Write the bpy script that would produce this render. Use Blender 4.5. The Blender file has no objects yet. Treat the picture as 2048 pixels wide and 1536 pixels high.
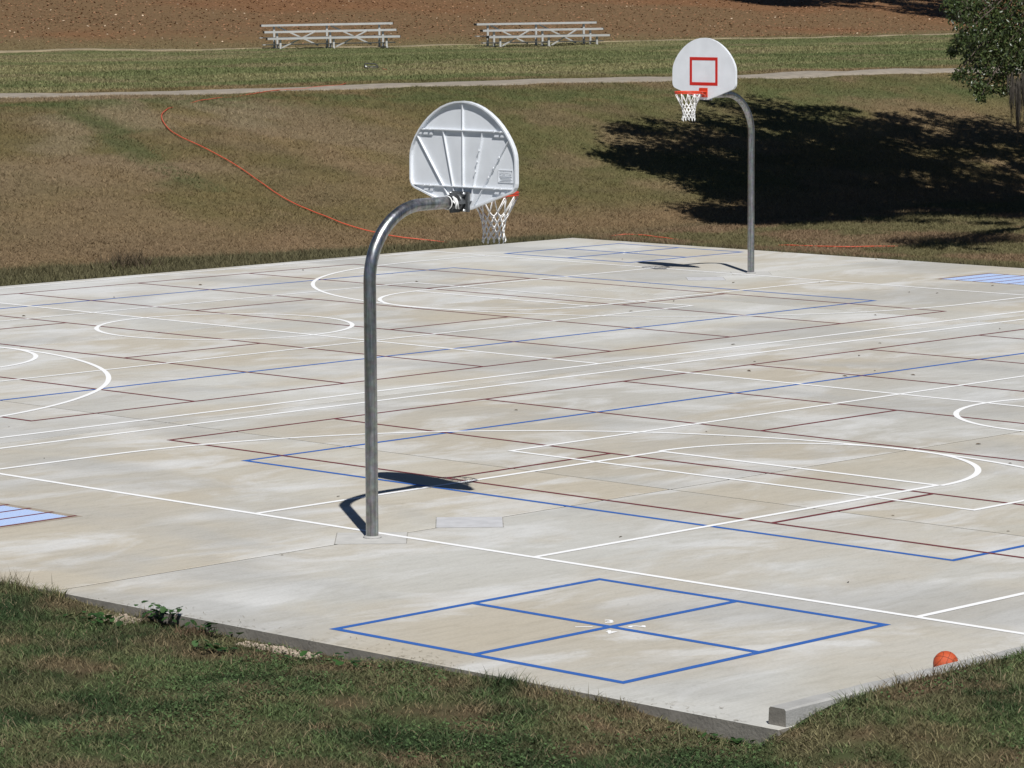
import bpy, math, random
import numpy as np
from mathutils import Matrix, Vector

random.seed(7)
rng = np.random.default_rng(7)
scene = bpy.context.scene
COL = scene.collection

# ------------------------------------------------------------------ camera
CAM = np.array([-21.6885, -22.6683, 5.0948])
cd = bpy.data.cameras.new('camera'); cam = bpy.data.objects.new('camera', cd); COL.objects.link(cam)
cd.sensor_width = 36.0; cd.lens = 122.409; cd.clip_start = 0.5; cd.clip_end = 6000
r_ = Vector((0.696779, -0.717267, -0.005139)); u_ = Vector((0.087993, 0.078365, 0.993034)); f_ = Vector((0.711868, 0.692378, -0.117718))
m = Matrix.Identity(4)
for i in range(3):
    m[i][0] = r_[i]; m[i][1] = u_[i]; m[i][2] = -f_[i]; m[i][3] = CAM[i]
cam.matrix_world = m
scene.camera = cam

# ------------------------------------------------------------------ world, sun, exposure
SUN = Vector((0.47, 0.655, -1.0)).normalized()          # direction the light travels
elev = math.asin(-SUN.z)
w = bpy.data.worlds.new('World'); scene.world = w; w.use_nodes = True
nt = w.node_tree; nt.nodes.clear()
sky = nt.nodes.new('ShaderNodeTexSky'); sky.sky_type = 'NISHITA'; sky.sun_disc = False
sky.sun_elevation = elev; sky.sun_rotation = math.atan2(-SUN.x, -SUN.y)
sky.altitude = 3000; sky.air_density = 0.75; sky.dust_density = 0.1; sky.ozone_density = 2.0
bg = nt.nodes.new('ShaderNodeBackground'); bg.inputs[1].default_value = 0.05
out = nt.nodes.new('ShaderNodeOutputWorld')
nt.links.new(sky.outputs[0], bg.inputs[0]); nt.links.new(bg.outputs[0], out.inputs[0])
sd = bpy.data.lights.new('sun', 'SUN'); sd.energy = 4.9; sd.angle = math.radians(0.53); sd.color = (1.0, 0.98, 0.945)
sun = bpy.data.objects.new('sun', sd); COL.objects.link(sun)
sun.rotation_euler = SUN.to_track_quat('-Z', 'Y').to_euler(); sun.location = (-30, -30, 60)
vs = scene.view_settings
vs.view_transform = 'Standard'; vs.look = 'None'; vs.exposure = 0.0; vs.gamma = 1.0; vs.use_curve_mapping = False

# ------------------------------------------------------------------ helpers
def link(o, parent=None):
    COL.objects.link(o)
    if parent is not None: o.parent = parent
    return o
def tag(o, label=None, cat=None, group=None, kind=None):
    if label: o['label'] = label
    if cat: o['category'] = cat
    if group: o['group'] = group
    if kind: o['kind'] = kind
    return o
def empty(name, loc=(0, 0, 0), rz=0.0):
    o = bpy.data.objects.new(name, None); o.location = loc; o.rotation_euler = (0, 0, rz); o.empty_display_size = .3
    return link(o)

class MB:
    def __init__(s): s.v = []; s.f = []; s.sm = []
    def add(s, vs_, fs, smooth=False):
        n = len(s.v); s.v += [tuple(map(float, q)) for q in vs_]; s.f += [tuple(i + n for i in q) for q in fs]; s.sm += [smooth] * len(fs)
        return s
    def box(s, lo, hi, M=None):
        x0, y0, z0 = lo; x1, y1, z1 = hi
        q = [(x0, y0, z0), (x1, y0, z0), (x1, y1, z0), (x0, y1, z0), (x0, y0, z1), (x1, y0, z1), (x1, y1, z1), (x0, y1, z1)]
        if M is not None: q = [M @ Vector(k) for k in q]
        return s.add(q, [(3, 2, 1, 0), (4, 5, 6, 7), (0, 1, 5, 4), (1, 2, 6, 5), (2, 3, 7, 6), (3, 0, 4, 7)])
    def bar(s, a, b, wx, wz, up=(0, 0, 1)):
        a = Vector(a); b = Vector(b); d = (b - a); L = d.length; d.normalize(); u = Vector(up)
        if abs(d.dot(u)) > .98: u = Vector((1, 0, 0))
        x = d.cross(u).normalized(); z = x.cross(d).normalized()
        M = Matrix(((d.x, x.x, z.x, a.x), (d.y, x.y, z.y, a.y), (d.z, x.z, z.z, a.z), (0, 0, 0, 1)))
        return s.box((0, -wx / 2, -wz / 2), (L, wx / 2, wz / 2), M)
    def tube(s, pts, r, n=12, closed=False, cap=True):
        P = [Vector(q) for q in pts]; N = len(P)
        rr = r if hasattr(r, '__len__') else [r] * N
        up = Vector((0, 0, 1)); vs_ = []; px = None
        for i in range(N):
            if closed: d = P[(i + 1) % N] - P[i - 1]
            else: d = P[min(i + 1, N - 1)] - P[max(i - 1, 0)]
            d.normalize()
            if px is None:
                k = up if abs(d.z) < .9 else Vector((0, 1, 0)); x = d.cross(k).normalized()
            else:
                x = (px - d * px.dot(d)); x = x.normalized() if x.length > 1e-6 else d.orthogonal().normalized()
            y = d.cross(x); px = x
            for j in range(n):
                t = 2 * math.pi * j / n
                vs_.append(P[i] + rr[i] * (math.cos(t) * x + math.sin(t) * y))
        fs = []
        for i in range(N if closed else N - 1):
            a = i * n; b = ((i + 1) % N) * n
            for j in range(n): fs.append((a + j, a + (j + 1) % n, b + (j + 1) % n, b + j))
        s.add(vs_, fs, True)
        if cap and not closed:
            n0 = len(s.v) - N * n
            s.f.append(tuple(n0 + j for j in reversed(range(n)))); s.sm.append(False)
            s.f.append(tuple(n0 + (N - 1) * n + j for j in range(n))); s.sm.append(False)
        return s
    def prism(s, outline, x0, x1):
        """outline (y,z) counter-clockwise seen from +x, extruded along x"""
        n = len(outline)
        vs_ = [(x0, y, z) for y, z in outline] + [(x1, y, z) for y, z in outline]
        fs = [tuple(reversed(range(n))), tuple(range(n, 2 * n))] + [(i, (i + 1) % n, n + (i + 1) % n, n + i) for i in range(n)]
        return s.add(vs_, fs)
    def ring(s, o1, o2, x0, x1):
        n = len(o1)
        vs_ = [(x0, *q) for q in o1] + [(x1, *q) for q in o1] + [(x0, *q) for q in o2] + [(x1, *q) for q in o2]
        fs = []
        for i in range(n):
            j = (i + 1) % n
            fs += [(i, j, n + j, n + i), (2 * n + j, 2 * n + i, 3 * n + i, 3 * n + j), (j, i, 2 * n + i, 2 * n + j), (n + i, n + j, 3 * n + j, 3 * n + i)]
        return s.add(vs_, fs)
    def build(s, name, mat, parent=None):
        me = bpy.data.meshes.new(name); me.from_pydata(s.v, [], s.f); me.materials.append(mat)
        me.polygons.foreach_set('use_smooth', s.sm); me.update()
        o = bpy.data.objects.new(name, me)
        return link(o, parent)

def np_mesh(name, V, F, mat, col=None, parent=None, smooth=False):
    """V (n,3), F (m,k) constant k; col (n,3) point colours"""
    me = bpy.data.meshes.new(name)
    nv, (nf, k) = len(V), F.shape
    me.vertices.add(nv); me.vertices.foreach_set('co', np.ascontiguousarray(V, dtype=np.float32).ravel())
    me.loops.add(nf * k); me.loops.foreach_set('vertex_index', np.ascontiguousarray(F, dtype=np.int32).ravel())
    me.polygons.add(nf); me.polygons.foreach_set('loop_start', np.arange(0, nf * k, k, dtype=np.int32))
    me.polygons.foreach_set('loop_total', np.full(nf, k, dtype=np.int32))
    if smooth: me.polygons.foreach_set('use_smooth', np.ones(nf, dtype=bool))
    me.update(calc_edges=True); me.validate()
    if col is not None:
        a = me.color_attributes.new('col', 'FLOAT_COLOR', 'POINT')
        c = np.ones((nv, 4), np.float32); c[:, :3] = col
        a.data.foreach_set('color', c.ravel())
    me.materials.append(mat)
    return link(bpy.data.objects.new(name, me), parent)

def _hash(ix, iy, seed):
    h = (ix.astype(np.int64) * 374761393 + iy.astype(np.int64) * 668265263 + seed * 974634777) & 0xffffffff
    h = ((h ^ (h >> 13)) * 1274126177) & 0xffffffff
    return ((h ^ (h >> 16)) & 0xffff) / 65535.0
def vnoise(x, y, seed=0):
    ix = np.floor(x); iy = np.floor(y); fx = x - ix; fy = y - iy
    fx = fx * fx * (3 - 2 * fx); fy = fy * fy * (3 - 2 * fy)
    a = _hash(ix, iy, seed); b = _hash(ix + 1, iy, seed); c = _hash(ix, iy + 1, seed); d = _hash(ix + 1, iy + 1, seed)
    return (a * (1 - fx) + b * fx) * (1 - fy) + (c * (1 - fx) + d * fx) * fy
def fbm(x, y, seed=0, o=4):
    s = 0; a = .5; t = 0
    for i in range(o):
        s = s + a * vnoise(x * 2 ** i, y * 2 ** i, seed + i * 17); t += a; a *= .55
    return s / t
def sm(t):
    t = np.clip(t, 0, 1); return t * t * (3 - 2 * t)

# ------------------------------------------------------------------ materials
def new_mat(name):
    mt = bpy.data.materials.new(name); mt.use_nodes = True
    n = mt.node_tree; b = n.nodes['Principled BSDF']
    return mt, n, b
def flat(name, rgb, rough=.6, metal=0.0, var=.12, scale=6.0, spec=.5, bump=0.0, bscale=80):
    """plain colour with procedural mottling"""
    mt, n, b = new_mat(name)
    tc = n.nodes.new('ShaderNodeTexCoord'); nz = n.nodes.new('ShaderNodeTexNoise'); nz.inputs['Scale'].default_value = scale; nz.inputs['Detail'].default_value = 6
    n.links.new(tc.outputs['Object'], nz.inputs['Vector'])
    rp = n.nodes.new('ShaderNodeValToRGB'); e = rp.color_ramp.elements
    e[0].position = .3; e[1].position = .7
    e[0].color = (*[c * (1 - var) for c in rgb], 1); e[1].color = (*[min(1, c * (1 + var)) for c in rgb], 1)
    n.links.new(nz.outputs['Fac'], rp.inputs['Fac']); n.links.new(rp.outputs['Color'], b.inputs['Base Color'])
    b.inputs['Roughness'].default_value = rough; b.inputs['Metallic'].default_value = metal
    b.inputs['Specular IOR Level'].default_value = spec
    if bump:
        n2 = n.nodes.new('ShaderNodeTexNoise'); n2.inputs['Scale'].default_value = bscale; n2.inputs['Detail'].default_value = 4
        n.links.new(tc.outputs['Object'], n2.inputs['Vector'])
        bp = n.nodes.new('ShaderNodeBump'); bp.inputs['Strength'].default_value = bump; bp.inputs['Distance'].default_value = .01
        n.links.new(n2.outputs['Fac'], bp.inputs['Height']); n.links.new(bp.outputs['Normal'], b.inputs['Normal'])
    return mt
def attr_mat(name, rough=.8, spec=.3, nscale=None, trans=0.0):
    """colour read from the point attribute, optionally mottled"""
    mt, n, b = new_mat(name)
    at = n.nodes.new('ShaderNodeAttribute'); at.attribute_name = 'col'
    src = at.outputs['Color']
    if nscale:
        tc = n.nodes.new('ShaderNodeTexCoord')
        nz = n.nodes.new('ShaderNodeTexNoise'); nz.inputs['Scale'].default_value = nscale; nz.inputs['Detail'].default_value = 8; nz.inputs['Roughness'].default_value = .7
        n.links.new(tc.outputs['Object'], nz.inputs['Vector'])
        mr = n.nodes.new('ShaderNodeMapRange'); mr.inputs[1].default_value = .3; mr.inputs[2].default_value = .7; mr.inputs[3].default_value = .72; mr.inputs[4].default_value = 1.25
        n.links.new(nz.outputs['Fac'], mr.inputs[0])
        mx = n.nodes.new('ShaderNodeMix'); mx.data_type = 'RGBA'; mx.blend_type = 'MULTIPLY'; mx.inputs[0].default_value = 1
        n.links.new(at.outputs['Color'], mx.inputs[6]); n.links.new(mr.outputs[0], mx.inputs[7]); src = mx.outputs[2]
        bp = n.nodes.new('ShaderNodeBump'); bp.inputs['Strength'].default_value = .35; bp.inputs['Distance'].default_value = .02
        n.links.new(nz.outputs['Fac'], bp.inputs['Height']); n.links.new(bp.outputs['Normal'], b.inputs['Normal'])
    n.links.new(src, b.inputs['Base Color'])
    b.inputs['Roughness'].default_value = rough; b.inputs['Specular IOR Level'].default_value = spec
    if trans:
        tr = n.nodes.new('ShaderNodeBsdfTranslucent'); n.links.new(src, tr.inputs['Color'])
        ms = n.nodes.new('ShaderNodeMixShader'); ms.inputs[0].default_value = trans
        n.links.new(b.outputs[0], ms.inputs[1]); n.links.new(tr.outputs[0], ms.inputs[2])
        n.links.new(ms.outputs[0], n.nodes['Material Output'].inputs['Surface'])
    return mt

def concrete_mat(name, dark=1.0):
    mt, n, b = new_mat(name)
    tc = n.nodes.new('ShaderNodeTexCoord')
    oi = n.nodes.new('ShaderNodeObjectInfo'); sh = n.nodes.new('ShaderNodeVectorMath'); sh.operation = 'SCALE'; sh.inputs[0].default_value = (37.0, 91.0, 0.0)
    n.links.new(oi.outputs['Random'], sh.inputs['Scale'])
    def noise(scale, det=5, rough=.6, sx=1, sy=1, rot=0.0, dist=0.0):
        mp = n.nodes.new('ShaderNodeMapping'); mp.inputs['Scale'].default_value = (sx, sy, 1); mp.inputs['Rotation'].default_value = (0, 0, rot)
        va = n.nodes.new('ShaderNodeVectorMath'); va.operation = 'ADD'
        n.links.new(tc.outputs['Object'], va.inputs[0]); n.links.new(sh.outputs[0], va.inputs[1]); n.links.new(va.outputs[0], mp.inputs['Vector'])
        z = n.nodes.new('ShaderNodeTexNoise'); z.inputs['Scale'].default_value = scale; z.inputs['Detail'].default_value = det; z.inputs['Roughness'].default_value = rough; z.inputs['Distortion'].default_value = dist
        n.links.new(mp.outputs[0], z.inputs['Vector']); return z.outputs['Fac']
    def ramp(fac, stops):
        rp = n.nodes.new('ShaderNodeValToRGB'); e = rp.color_ramp.elements
        while len(e) < len(stops): e.new(.5)
        for k, (ps, c) in zip(e, stops): k.position = ps; k.color = (*c, 1)
        n.links.new(fac, rp.inputs['Fac']); return rp.outputs['Color']
    def mix(a, b_, fac, mode='MIX'):
        x = n.nodes.new('ShaderNodeMix'); x.data_type = 'RGBA'; x.blend_type = mode
        if isinstance(fac, float): x.inputs[0].default_value = fac
        else: n.links.new(fac, x.inputs[0])
        n.links.new(a, x.inputs[6]); n.links.new(b_, x.inputs[7]); return x.outputs[2]
    base = ramp(noise(.17, 4, .5, 1.0, 1.25, .3, .5), [(.30, (.49, .465, .42)), (.46, (.53, .52, .495)), (.60, (.57, .57, .56)), (.74, (.50, .475, .425))])
    tint = oi.outputs['Color']
    c = mix(base, tint, 1.0, 'MULTIPLY')
    # tan water stains and pale laitance smears
    tan = n.nodes.new('ShaderNodeRGB'); tan.outputs[0].default_value = (.50, .435, .335, 1)
    f1 = ramp(noise(.21, 7, .58, 1, 1.6, -.35, .6), [(.45, (0, 0, 0)), (.505, (.30, .30, .30)), (.53, (.36, .36, .36)), (.66, (.66, .66, .66))])
    c = mix(c, tan.outputs[0], f1)
    wh = n.nodes.new('ShaderNodeRGB'); wh.outputs[0].default_value = (.69, .69, .69, 1)
    f2 = ramp(noise(.46, 7, .62, 1.0, 1.8, .75, .7), [(.48, (0, 0, 0)), (.55, (.34, .34, .34)), (.575, (.50, .50, .50)), (.68, (.82, .82, .82))])
    c = mix(c, wh.outputs[0], f2)
    grey = n.nodes.new('ShaderNodeRGB'); grey.outputs[0].default_value = (.43, .425, .41, 1)
    f3 = ramp(noise(.22, 4, .5, 1.5, 1.0, 1.2, .4), [(.50, (0, 0, 0)), (.62, (.65, .65, .65))])
    c = mix(c, grey.outputs[0], f3)
    sc = ramp(noise(2.4, 7, .72, 1, 4.5, .78, .4), [(.28, (.87, .865, .85)), (.5, (1, 1, 1)), (.72, (1.06, 1.06, 1.06))])
    c = mix(c, sc, 1.0, 'MULTIPLY')
    fine = ramp(noise(38, 3, .8), [(.28, (.88, .88, .88)), (.5, (1, 1, 1)), (.75, (1.07, 1.07, 1.07))])
    c = mix(c, fine, 1.0, 'MULTIPLY')
    scf = ramp(noise(.8, 9, .68, 1.0, 3.5, .5, 1.6), [(.66, (1, 1, 1)), (.72, (.80, .79, .77)), (.76, (.95, .95, .95))])
    c = mix(c, scf, 1.0, 'MULTIPLY')
    scf2 = ramp(noise(6.5, 8, .8, 1.0, 1.0, .2, 1.0), [(.33, (.86, .86, .85)), (.40, (1, 1, 1)), (.70, (1, 1, 1)), (.76, (1.08, 1.08, 1.08))])
    c = mix(c, scf2, 1.0, 'MULTIPLY')
    k = n.nodes.new('ShaderNodeRGB'); k.outputs[0].default_value = (dark, dark, dark * .985, 1)
    c = mix(c, k.outputs[0], 1.0, 'MULTIPLY')
    n.links.new(c, b.inputs['Base Color']); b.inputs['Roughness'].default_value = .82; b.inputs['Specular IOR Level'].default_value = .3
    bp = n.nodes.new('ShaderNodeBump'); bp.inputs['Strength'].default_value = .25; bp.inputs['Distance'].default_value = .004
    n.links.new(noise(55, 4, .7), bp.inputs['Height']); n.links.new(bp.outputs['Normal'], b.inputs['Normal'])
    return mt

M_CONC = concrete_mat('broomed_concrete', .90)
M_CURB = flat('curb_concrete', (.37, .365, .35), .9, var=.14, scale=4, bump=.4, bscale=60)
M_PATCH = flat('patch_concrete', (.50, .50, .51), .85, var=.10, scale=7)
M_PATCH2 = flat('footing_concrete', (.49, .48, .455), .85, var=.10, scale=7)
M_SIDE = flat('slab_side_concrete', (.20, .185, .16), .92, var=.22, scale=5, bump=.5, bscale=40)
M_FILL2 = flat('hairline_crack', (.29, .275, .245), .95, var=.35, scale=9)
M_FILL = flat('joint_filler', (.10, .09, .075), .95, var=.3)
def paint(name, rgb, worn=.5):
    mt, n, b = new_mat(name)
    tc = n.nodes.new('ShaderNodeTexCoord')
    a = n.nodes.new('ShaderNodeTexNoise'); a.inputs['Scale'].default_value = 14; a.inputs['Detail'].default_value = 9; a.inputs['Roughness'].default_value = .75
    g = n.nodes.new('ShaderNodeTexNoise'); g.inputs['Scale'].default_value = .7; g.inputs['Detail'].default_value = 4
    for q in (a, g): n.links.new(tc.outputs['Object'], q.inputs['Vector'])
    ad = n.nodes.new('ShaderNodeMath'); ad.operation = 'MULTIPLY_ADD'; ad.inputs[1].default_value = .55; n.links.new(g.outputs['Fac'], ad.inputs[0]); n.links.new(a.outputs['Fac'], ad.inputs[2])
    rp = n.nodes.new('ShaderNodeValToRGB'); e = rp.color_ramp.elements; e[0].position = .56; e[1].position = .66
    cc_ = (.47, .455, .42); e[0].color = (*[c * (1 - worn) + k * worn for c, k in zip(rgb, cc_)], 1); e[1].color = (*rgb, 1)
    n.links.new(ad.outputs[0], rp.inputs['Fac']); n.links.new(rp.outputs['Color'], b.inputs['Base Color']); b.inputs['Roughness'].default_value = .7
    return mt
M_WHITE0 = flat('white_paint', (.86, .86, .86), .6, var=.05, scale=9)
M_WHITE = paint('white_line_paint', (.87, .87, .87), .35)
M_RED = paint('maroon_paint', (.150, .026, .032), .30)
M_BLUE = paint('blue_paint', (.028, .115, .40), .18)
def striped():
    mt, n, b = new_mat('striped_blue_paint')
    tc = n.nodes.new('ShaderNodeTexCoord'); wv = n.nodes.new('ShaderNodeTexWave'); wv.bands_direction = 'Y'; wv.inputs['Scale'].default_value = 7.0; wv.inputs['Distortion'].default_value = .25
    n.links.new(tc.outputs['Object'], wv.inputs['Vector'])
    rp = n.nodes.new('ShaderNodeValToRGB'); e = rp.color_ramp.elements; e[0].position = .35; e[1].position = .65
    e[0].color = (.22, .36, .72, 1); e[1].color = (.66, .76, .92, 1)
    n.links.new(wv.outputs['Fac'], rp.inputs['Fac']); n.links.new(rp.outputs['Color'], b.inputs['Base Color']); b.inputs['Roughness'].default_value = .6
    return mt
M_BLUE2 = striped()
M_BORDER = flat('stained_border', (.33, .28, .22), .8, var=.15, scale=8)
M_BOARD = flat('white_board_plastic', (.73, .755, .79), .45, var=.06, scale=4)
M_ORANGE = flat('rim_orange', (.62, .055, .018), .4, var=.12, scale=12)
M_TARGET = flat('target_red', (.55, .020, .012), .5, var=.06)
M_NET = flat('net_cord', (.84, .84, .83), .9, var=.08)
M_BLACKST = flat('black_steel', (.10, .105, .11), .4, metal=.3)
M_BOLT = flat('zinc_bolt', (.75, .76, .78), .3, metal=.9)
M_ALU = flat('aluminium', (.50, .50, .48), .45, metal=.25, var=.08, scale=2)
M_ALU2 = flat('aluminium_frame', (.42, .42, .40), .5, metal=.25, var=.1)
M_BALL = flat('ball_rubber', (.52, .085, .024), .55, var=.08, bump=.5, bscale=260)
M_SEAM = flat('ball_seam', (.02, .014, .012), .7)
M_HOSE = flat('orange_hose', (.56, .095, .045), .6, var=.1)
M_BLACKPL = flat('black_plastic', (.014, .014, .015), .45)
M_TWIG = flat('bark', (.085, .065, .05), .9, var=.35, scale=9, bump=.8, bscale=14)
M_MOSS = flat('spanish_moss', (.036, .030, .023), .95, var=.3, scale=14)
M_PATH = flat('worn_gravel', (.275, .238, .19), .95, var=.22, scale=3.5, bump=.6, bscale=30)
M_TRACK = flat('worn_dirt', (.25, .20, .125), .95, var=.25, scale=2)
M_RUBBLE = flat('mortar_rubble', (.40, .33, .26), .95, var=.25, scale=30, bump=.6, bscale=60)
M_DRYLEAF = flat('dry_leaf', (.12, .085, .055), .8, var=.4, scale=20)

def galv():
    mt, n, b = new_mat('galvanised_steel')
    tc = n.nodes.new('ShaderNodeTexCoord'); mp = n.nodes.new('ShaderNodeMapping'); mp.inputs['Scale'].default_value = (30, 30, 1.2)
    n.links.new(tc.outputs['Object'], mp.inputs['Vector'])
    a = n.nodes.new('ShaderNodeTexNoise'); a.inputs['Scale'].default_value = 1.0; a.inputs['Detail'].default_value = 6; a.inputs['Roughness'].default_value = .7
    n.links.new(mp.outputs[0], a.inputs['Vector'])
    v = n.nodes.new('ShaderNodeTexNoise'); v.inputs['Scale'].default_value = 17; v.inputs['Detail'].default_value = 3
    n.links.new(tc.outputs['Object'], v.inputs['Vector'])
    rp = n.nodes.new('ShaderNodeValToRGB'); e = rp.color_ramp.elements
    e[0].position = .32; e[0].color = (.15, .16, .165, 1); e[1].position = .68; e[1].color = (.45, .465, .47, 1)
    n.links.new(a.outputs['Fac'], rp.inputs['Fac'])
    mx = n.nodes.new('ShaderNodeMix'); mx.data_type = 'RGBA'; mx.blend_type = 'OVERLAY'; mx.inputs[0].default_value = .75
    n.links.new(rp.outputs['Color'], mx.inputs[6]); n.links.new(v.outputs['Color'], mx.inputs[7])
    hs = n.nodes.new('ShaderNodeHueSaturation'); hs.inputs['Saturation'].default_value = .35
    n.links.new(mx.outputs[2], hs.inputs['Color']); n.links.new(hs.outputs['Color'], b.inputs['Base Color'])
    r = n.nodes.new('ShaderNodeMapRange'); r.inputs[3].default_value = .26; r.inputs[4].default_value = .42
    n.links.new(a.outputs['Fac'], r.inputs[0]); n.links.new(r.outputs[0], b.inputs['Roughness'])
    b.inputs['Metallic'].default_value = .95
    return mt
M_GALV = galv()

# ------------------------------------------------------------------ terrain
SX0, SX1, SY0, SY1 = -3.90, 27.02, -7.86, 23.06      # the slab
EY = ([-30, -9, -7.3, -6.6, -5.6, -4.2, -3.7, -1.0, -.2, 4, 40], [-.13, -.13, -.135, -.06, -.03, -.035, -.095, -.09, -.03, -.02, -.02])
EX = ([-30, -4.2, -3.8, -3.5, -3.2, -2.4, -1.8, 0, 4, 12], [-.13, -.13, -.02, .055, .088, .108, .112, .12, .12, -.05])
def terrain(X, Y, detail=True):
    X = np.asarray(X, float); Y = np.asarray(Y, float)
    t = np.clip((Y - 24.0) / 13.2, 0, 1)
    z = -.06 + 2.31 * (.5 * t + .5 * sm(t)) + .19 * np.clip((Y - 37.2) / 28, 0, 1)
    q = np.clip(Y - 68.5, 0, None)
    z = z + np.where(q < 4, .11 * q * q / 8, np.where(q < 60, .11 * (q - 2), .11 * 58))
    zl = np.interp(Y, *EY); zr = np.interp(X, *EX)
    near = np.where(Y < SY0 + .05, zr, zl)
    wgt = np.where(Y < SY0 + .05, 1 - sm((X - 8) / 6), np.where(X < SX0 + .12, 1 - sm((Y - 8) / 6), 0))
    z = z * (1 - wgt) + near * wgt
    inside = (X > SX0 + .1) & (X < SX1 - .1) & (Y > SY0 + .05) & (Y < SY1 - .1)
    z = np.where(inside, -.3, z)
    if detail:
        d = np.maximum(np.maximum(SX0 - X, X - SX1), np.maximum(SY0 - Y, Y - SY1))
        k = sm((d - .05) / .8)
        z = z + k * (.05 * (fbm(X * .9, Y * .9, 3, 3) - .5)) + k * sm((Y - 24) / 4) * .16 * (fbm(X * .22, Y * .22, 9, 3) - .5)
    return z

# colour of the turf (reflectance) at a point: greenness and dryness patches
DRY = [(-5.18, -1.18, .24), (-5.48, -2.17, .27), (-5.42, -2.51, .23), (-5.2, -3.96, .18), (-4.68, -2.75, .15), (-4.11, -.45, .25), (-4.45, -2.12, .2), (-5.12, -4.94, .21), (-4.94, -5.61, .28), (-5.07, -6.18, .17), (-4.05, -5.82, .2), (-4.92, -7.03, .2), (-4.05, -6.64, .21), (-3.7, -8.4, .17), (-2.38, -8.05, .21), (-3.68, -9.53, .19), (-2.19, -8.36, .14), (-4.47, -8.68, .16), (-2.88, -8.1, .17), (-4.05, -3.19, .2)]
C = lambda *c: np.array(c)
def turf(X, Y):
    n1 = fbm(X * .55, Y * .55, 21, 5); n2 = fbm(X * .12, Y * .2, 33, 4); n3 = fbm(X * 1.7, Y * 1.7, 44, 4)
    def lerp(a, b, t): return a + (b - a) * np.asarray(t)[..., None]
    # foreground lawn: dark green with dry tan patches
    near = lerp(C(.040, .066, .025), C(.098, .130, .052), sm((.6 * n3 + .4 * fbm(X * .8, Y * .8, 5, 3) - .36) / .26))
    n5 = fbm(X * 1.15, Y * 1.15, 61, 4)
    dry = sm((n5 - .60) / .10) * .55 + .34 * sm((fbm(X * 2.6, Y * 2.6, 171, 4) - .47) / .14)
    for qx, qy, qr in DRY:
        dd = np.hypot(X - qx, Y - qy) / (qr * 1.35); dry = np.maximum(dry, .80 * (1 - sm((dd + 1.6 * (n3 - .5) - .35) / .8)))
    ed = np.minimum(np.abs(X - SX0), 9) * (X < SX0 + .3) + 9 * (X >= SX0 + .3)
    dry = np.maximum(dry, .55 * (1 - sm((ed - .1) / .45)) * sm((n3 - .45) / .2))
    near = lerp(near, lerp(C(.155, .118, .068), C(.22, .152, .092), sm((n1 - .35) / .3)), dry)
    # bank: olive brown, greener streaks
    bank = lerp(C(.158, .124, .056), C(.210, .156, .078), sm((n1 - .35) / .3))
    g = sm((n2 - .50) / .16) * .75 + .25 * sm((n3 - .5) / .2)
    bank = lerp(bank, C(.100, .112, .044), g * .72)
    bank = lerp(bank, C(.225, .158, .095), sm((fbm(X * .32, Y * .42, 131, 5) - .53) / .10) * .6)
    bank = lerp(bank, C(.120, .100, .052), sm((fbm(X * .7, Y * 1.6, 137, 4) - .55) / .08) * .45)
    vw = np.interp(X, [8, 18, 25, 27], [2.2, 1.75, 1.0, .8])
    toe = np.exp(-((Y - SY1 - vw - 1.1) / 1.3) ** 2)
    bank = lerp(bank, C(.215, .145, .085), toe * .7)
    left = sm((31 - X - .35 * (Y - 30)) / 7)
    bank = lerp(bank, C(.175, .128, .074), left * .55 * sm((n1 - .38) / .2))
    # bare washed strips on the upper left of the bank
    s1 = sm((fbm((X + Y * .8) * .30, (Y - X * .2) * .10, 77, 3) - .52) / .05) * sm((33.5 - X) / 3) * sm((Y - 29) / 3)
    bank = lerp(bank, C(.225, .168, .105), s1 * .7)
    def along(P, wd):
        best = np.full(np.shape(X), 9.0)
        for (ax_, ay_), (bx_, by_) in zip(P[:-1], P[1:]):
            L2 = (bx_ - ax_) ** 2 + (by_ - ay_) ** 2; t_ = np.clip(((X - ax_) * (bx_ - ax_) + (Y - ay_) * (by_ - ay_)) / L2, 0, 1)
            best = np.minimum(best, np.hypot(X - ax_ - t_ * (bx_ - ax_), Y - ay_ - t_ * (by_ - ay_)))
        return 1 - sm((best / wd + 1.1 * (n3 - .5) - .7) / .5)
    for P_, wd in (([(27.3, 37.4), (26.5, 36.0), (25.9, 34.7)], .75), ([(28.9, 36.5), (28.9, 35.3), (28.7, 34.2)], .6), ([(30.0, 36.0), (29.9, 35.0)], .5), ([(24.4, 35.6), (23.0, 33.2), (21.8, 32.6)], .45)):
        bank = lerp(bank, C(.228, .182, .112), along(P_, wd) * .8)
    bank = lerp(bank, C(.088, .105, .044), along([(25.6, 36.9), (24.66, 34.0), (23.6, 32.0), (23.38, 29.44)], .42) * .75)
    tg = np.exp(-((Y - 35.7 + .12 * (X - 40)) / 1.1) ** 2) * .7
    bank = lerp(bank, C(.095, .118, .044), tg * sm((n3 - .3) / .3))
    strip = 1 - sm((Y - (SY1 + vw) + .5 * (n3 - .5)) / .35)
    bank = lerp(bank, C(.094, .090, .046), strip * .85)
    # level lawn above the path
    lawn = lerp(C(.132, .145, .060), C(.205, .190, .092), sm((fbm(X * .10, (Y + .12 * X) * .33, 88, 4) - .42) / .18))
    lawn = lerp(lawn, C(.20, .17, .092), sm((fbm(X * .25, Y * .5, 91, 4) - .60) / .10) * .8)
    lawn = lerp(lawn, C(.082, .112, .040), np.exp(-((Y + .12 * (X - 50) - 51.8) / 1.3) ** 2) * .65 * sm((X - 50) / 6))
    # leaf-strewn rise
    leaf = lerp(C(.215, .113, .055), C(.188, .120, .062), sm((fbm(X * .08, Y * .12, 99, 4) - .40) / .2))
    Yt = Y + .12 * (X - 60)
    c = lerp(near, bank, sm((Y + .35 * X - 10.0) / 6))
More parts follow.
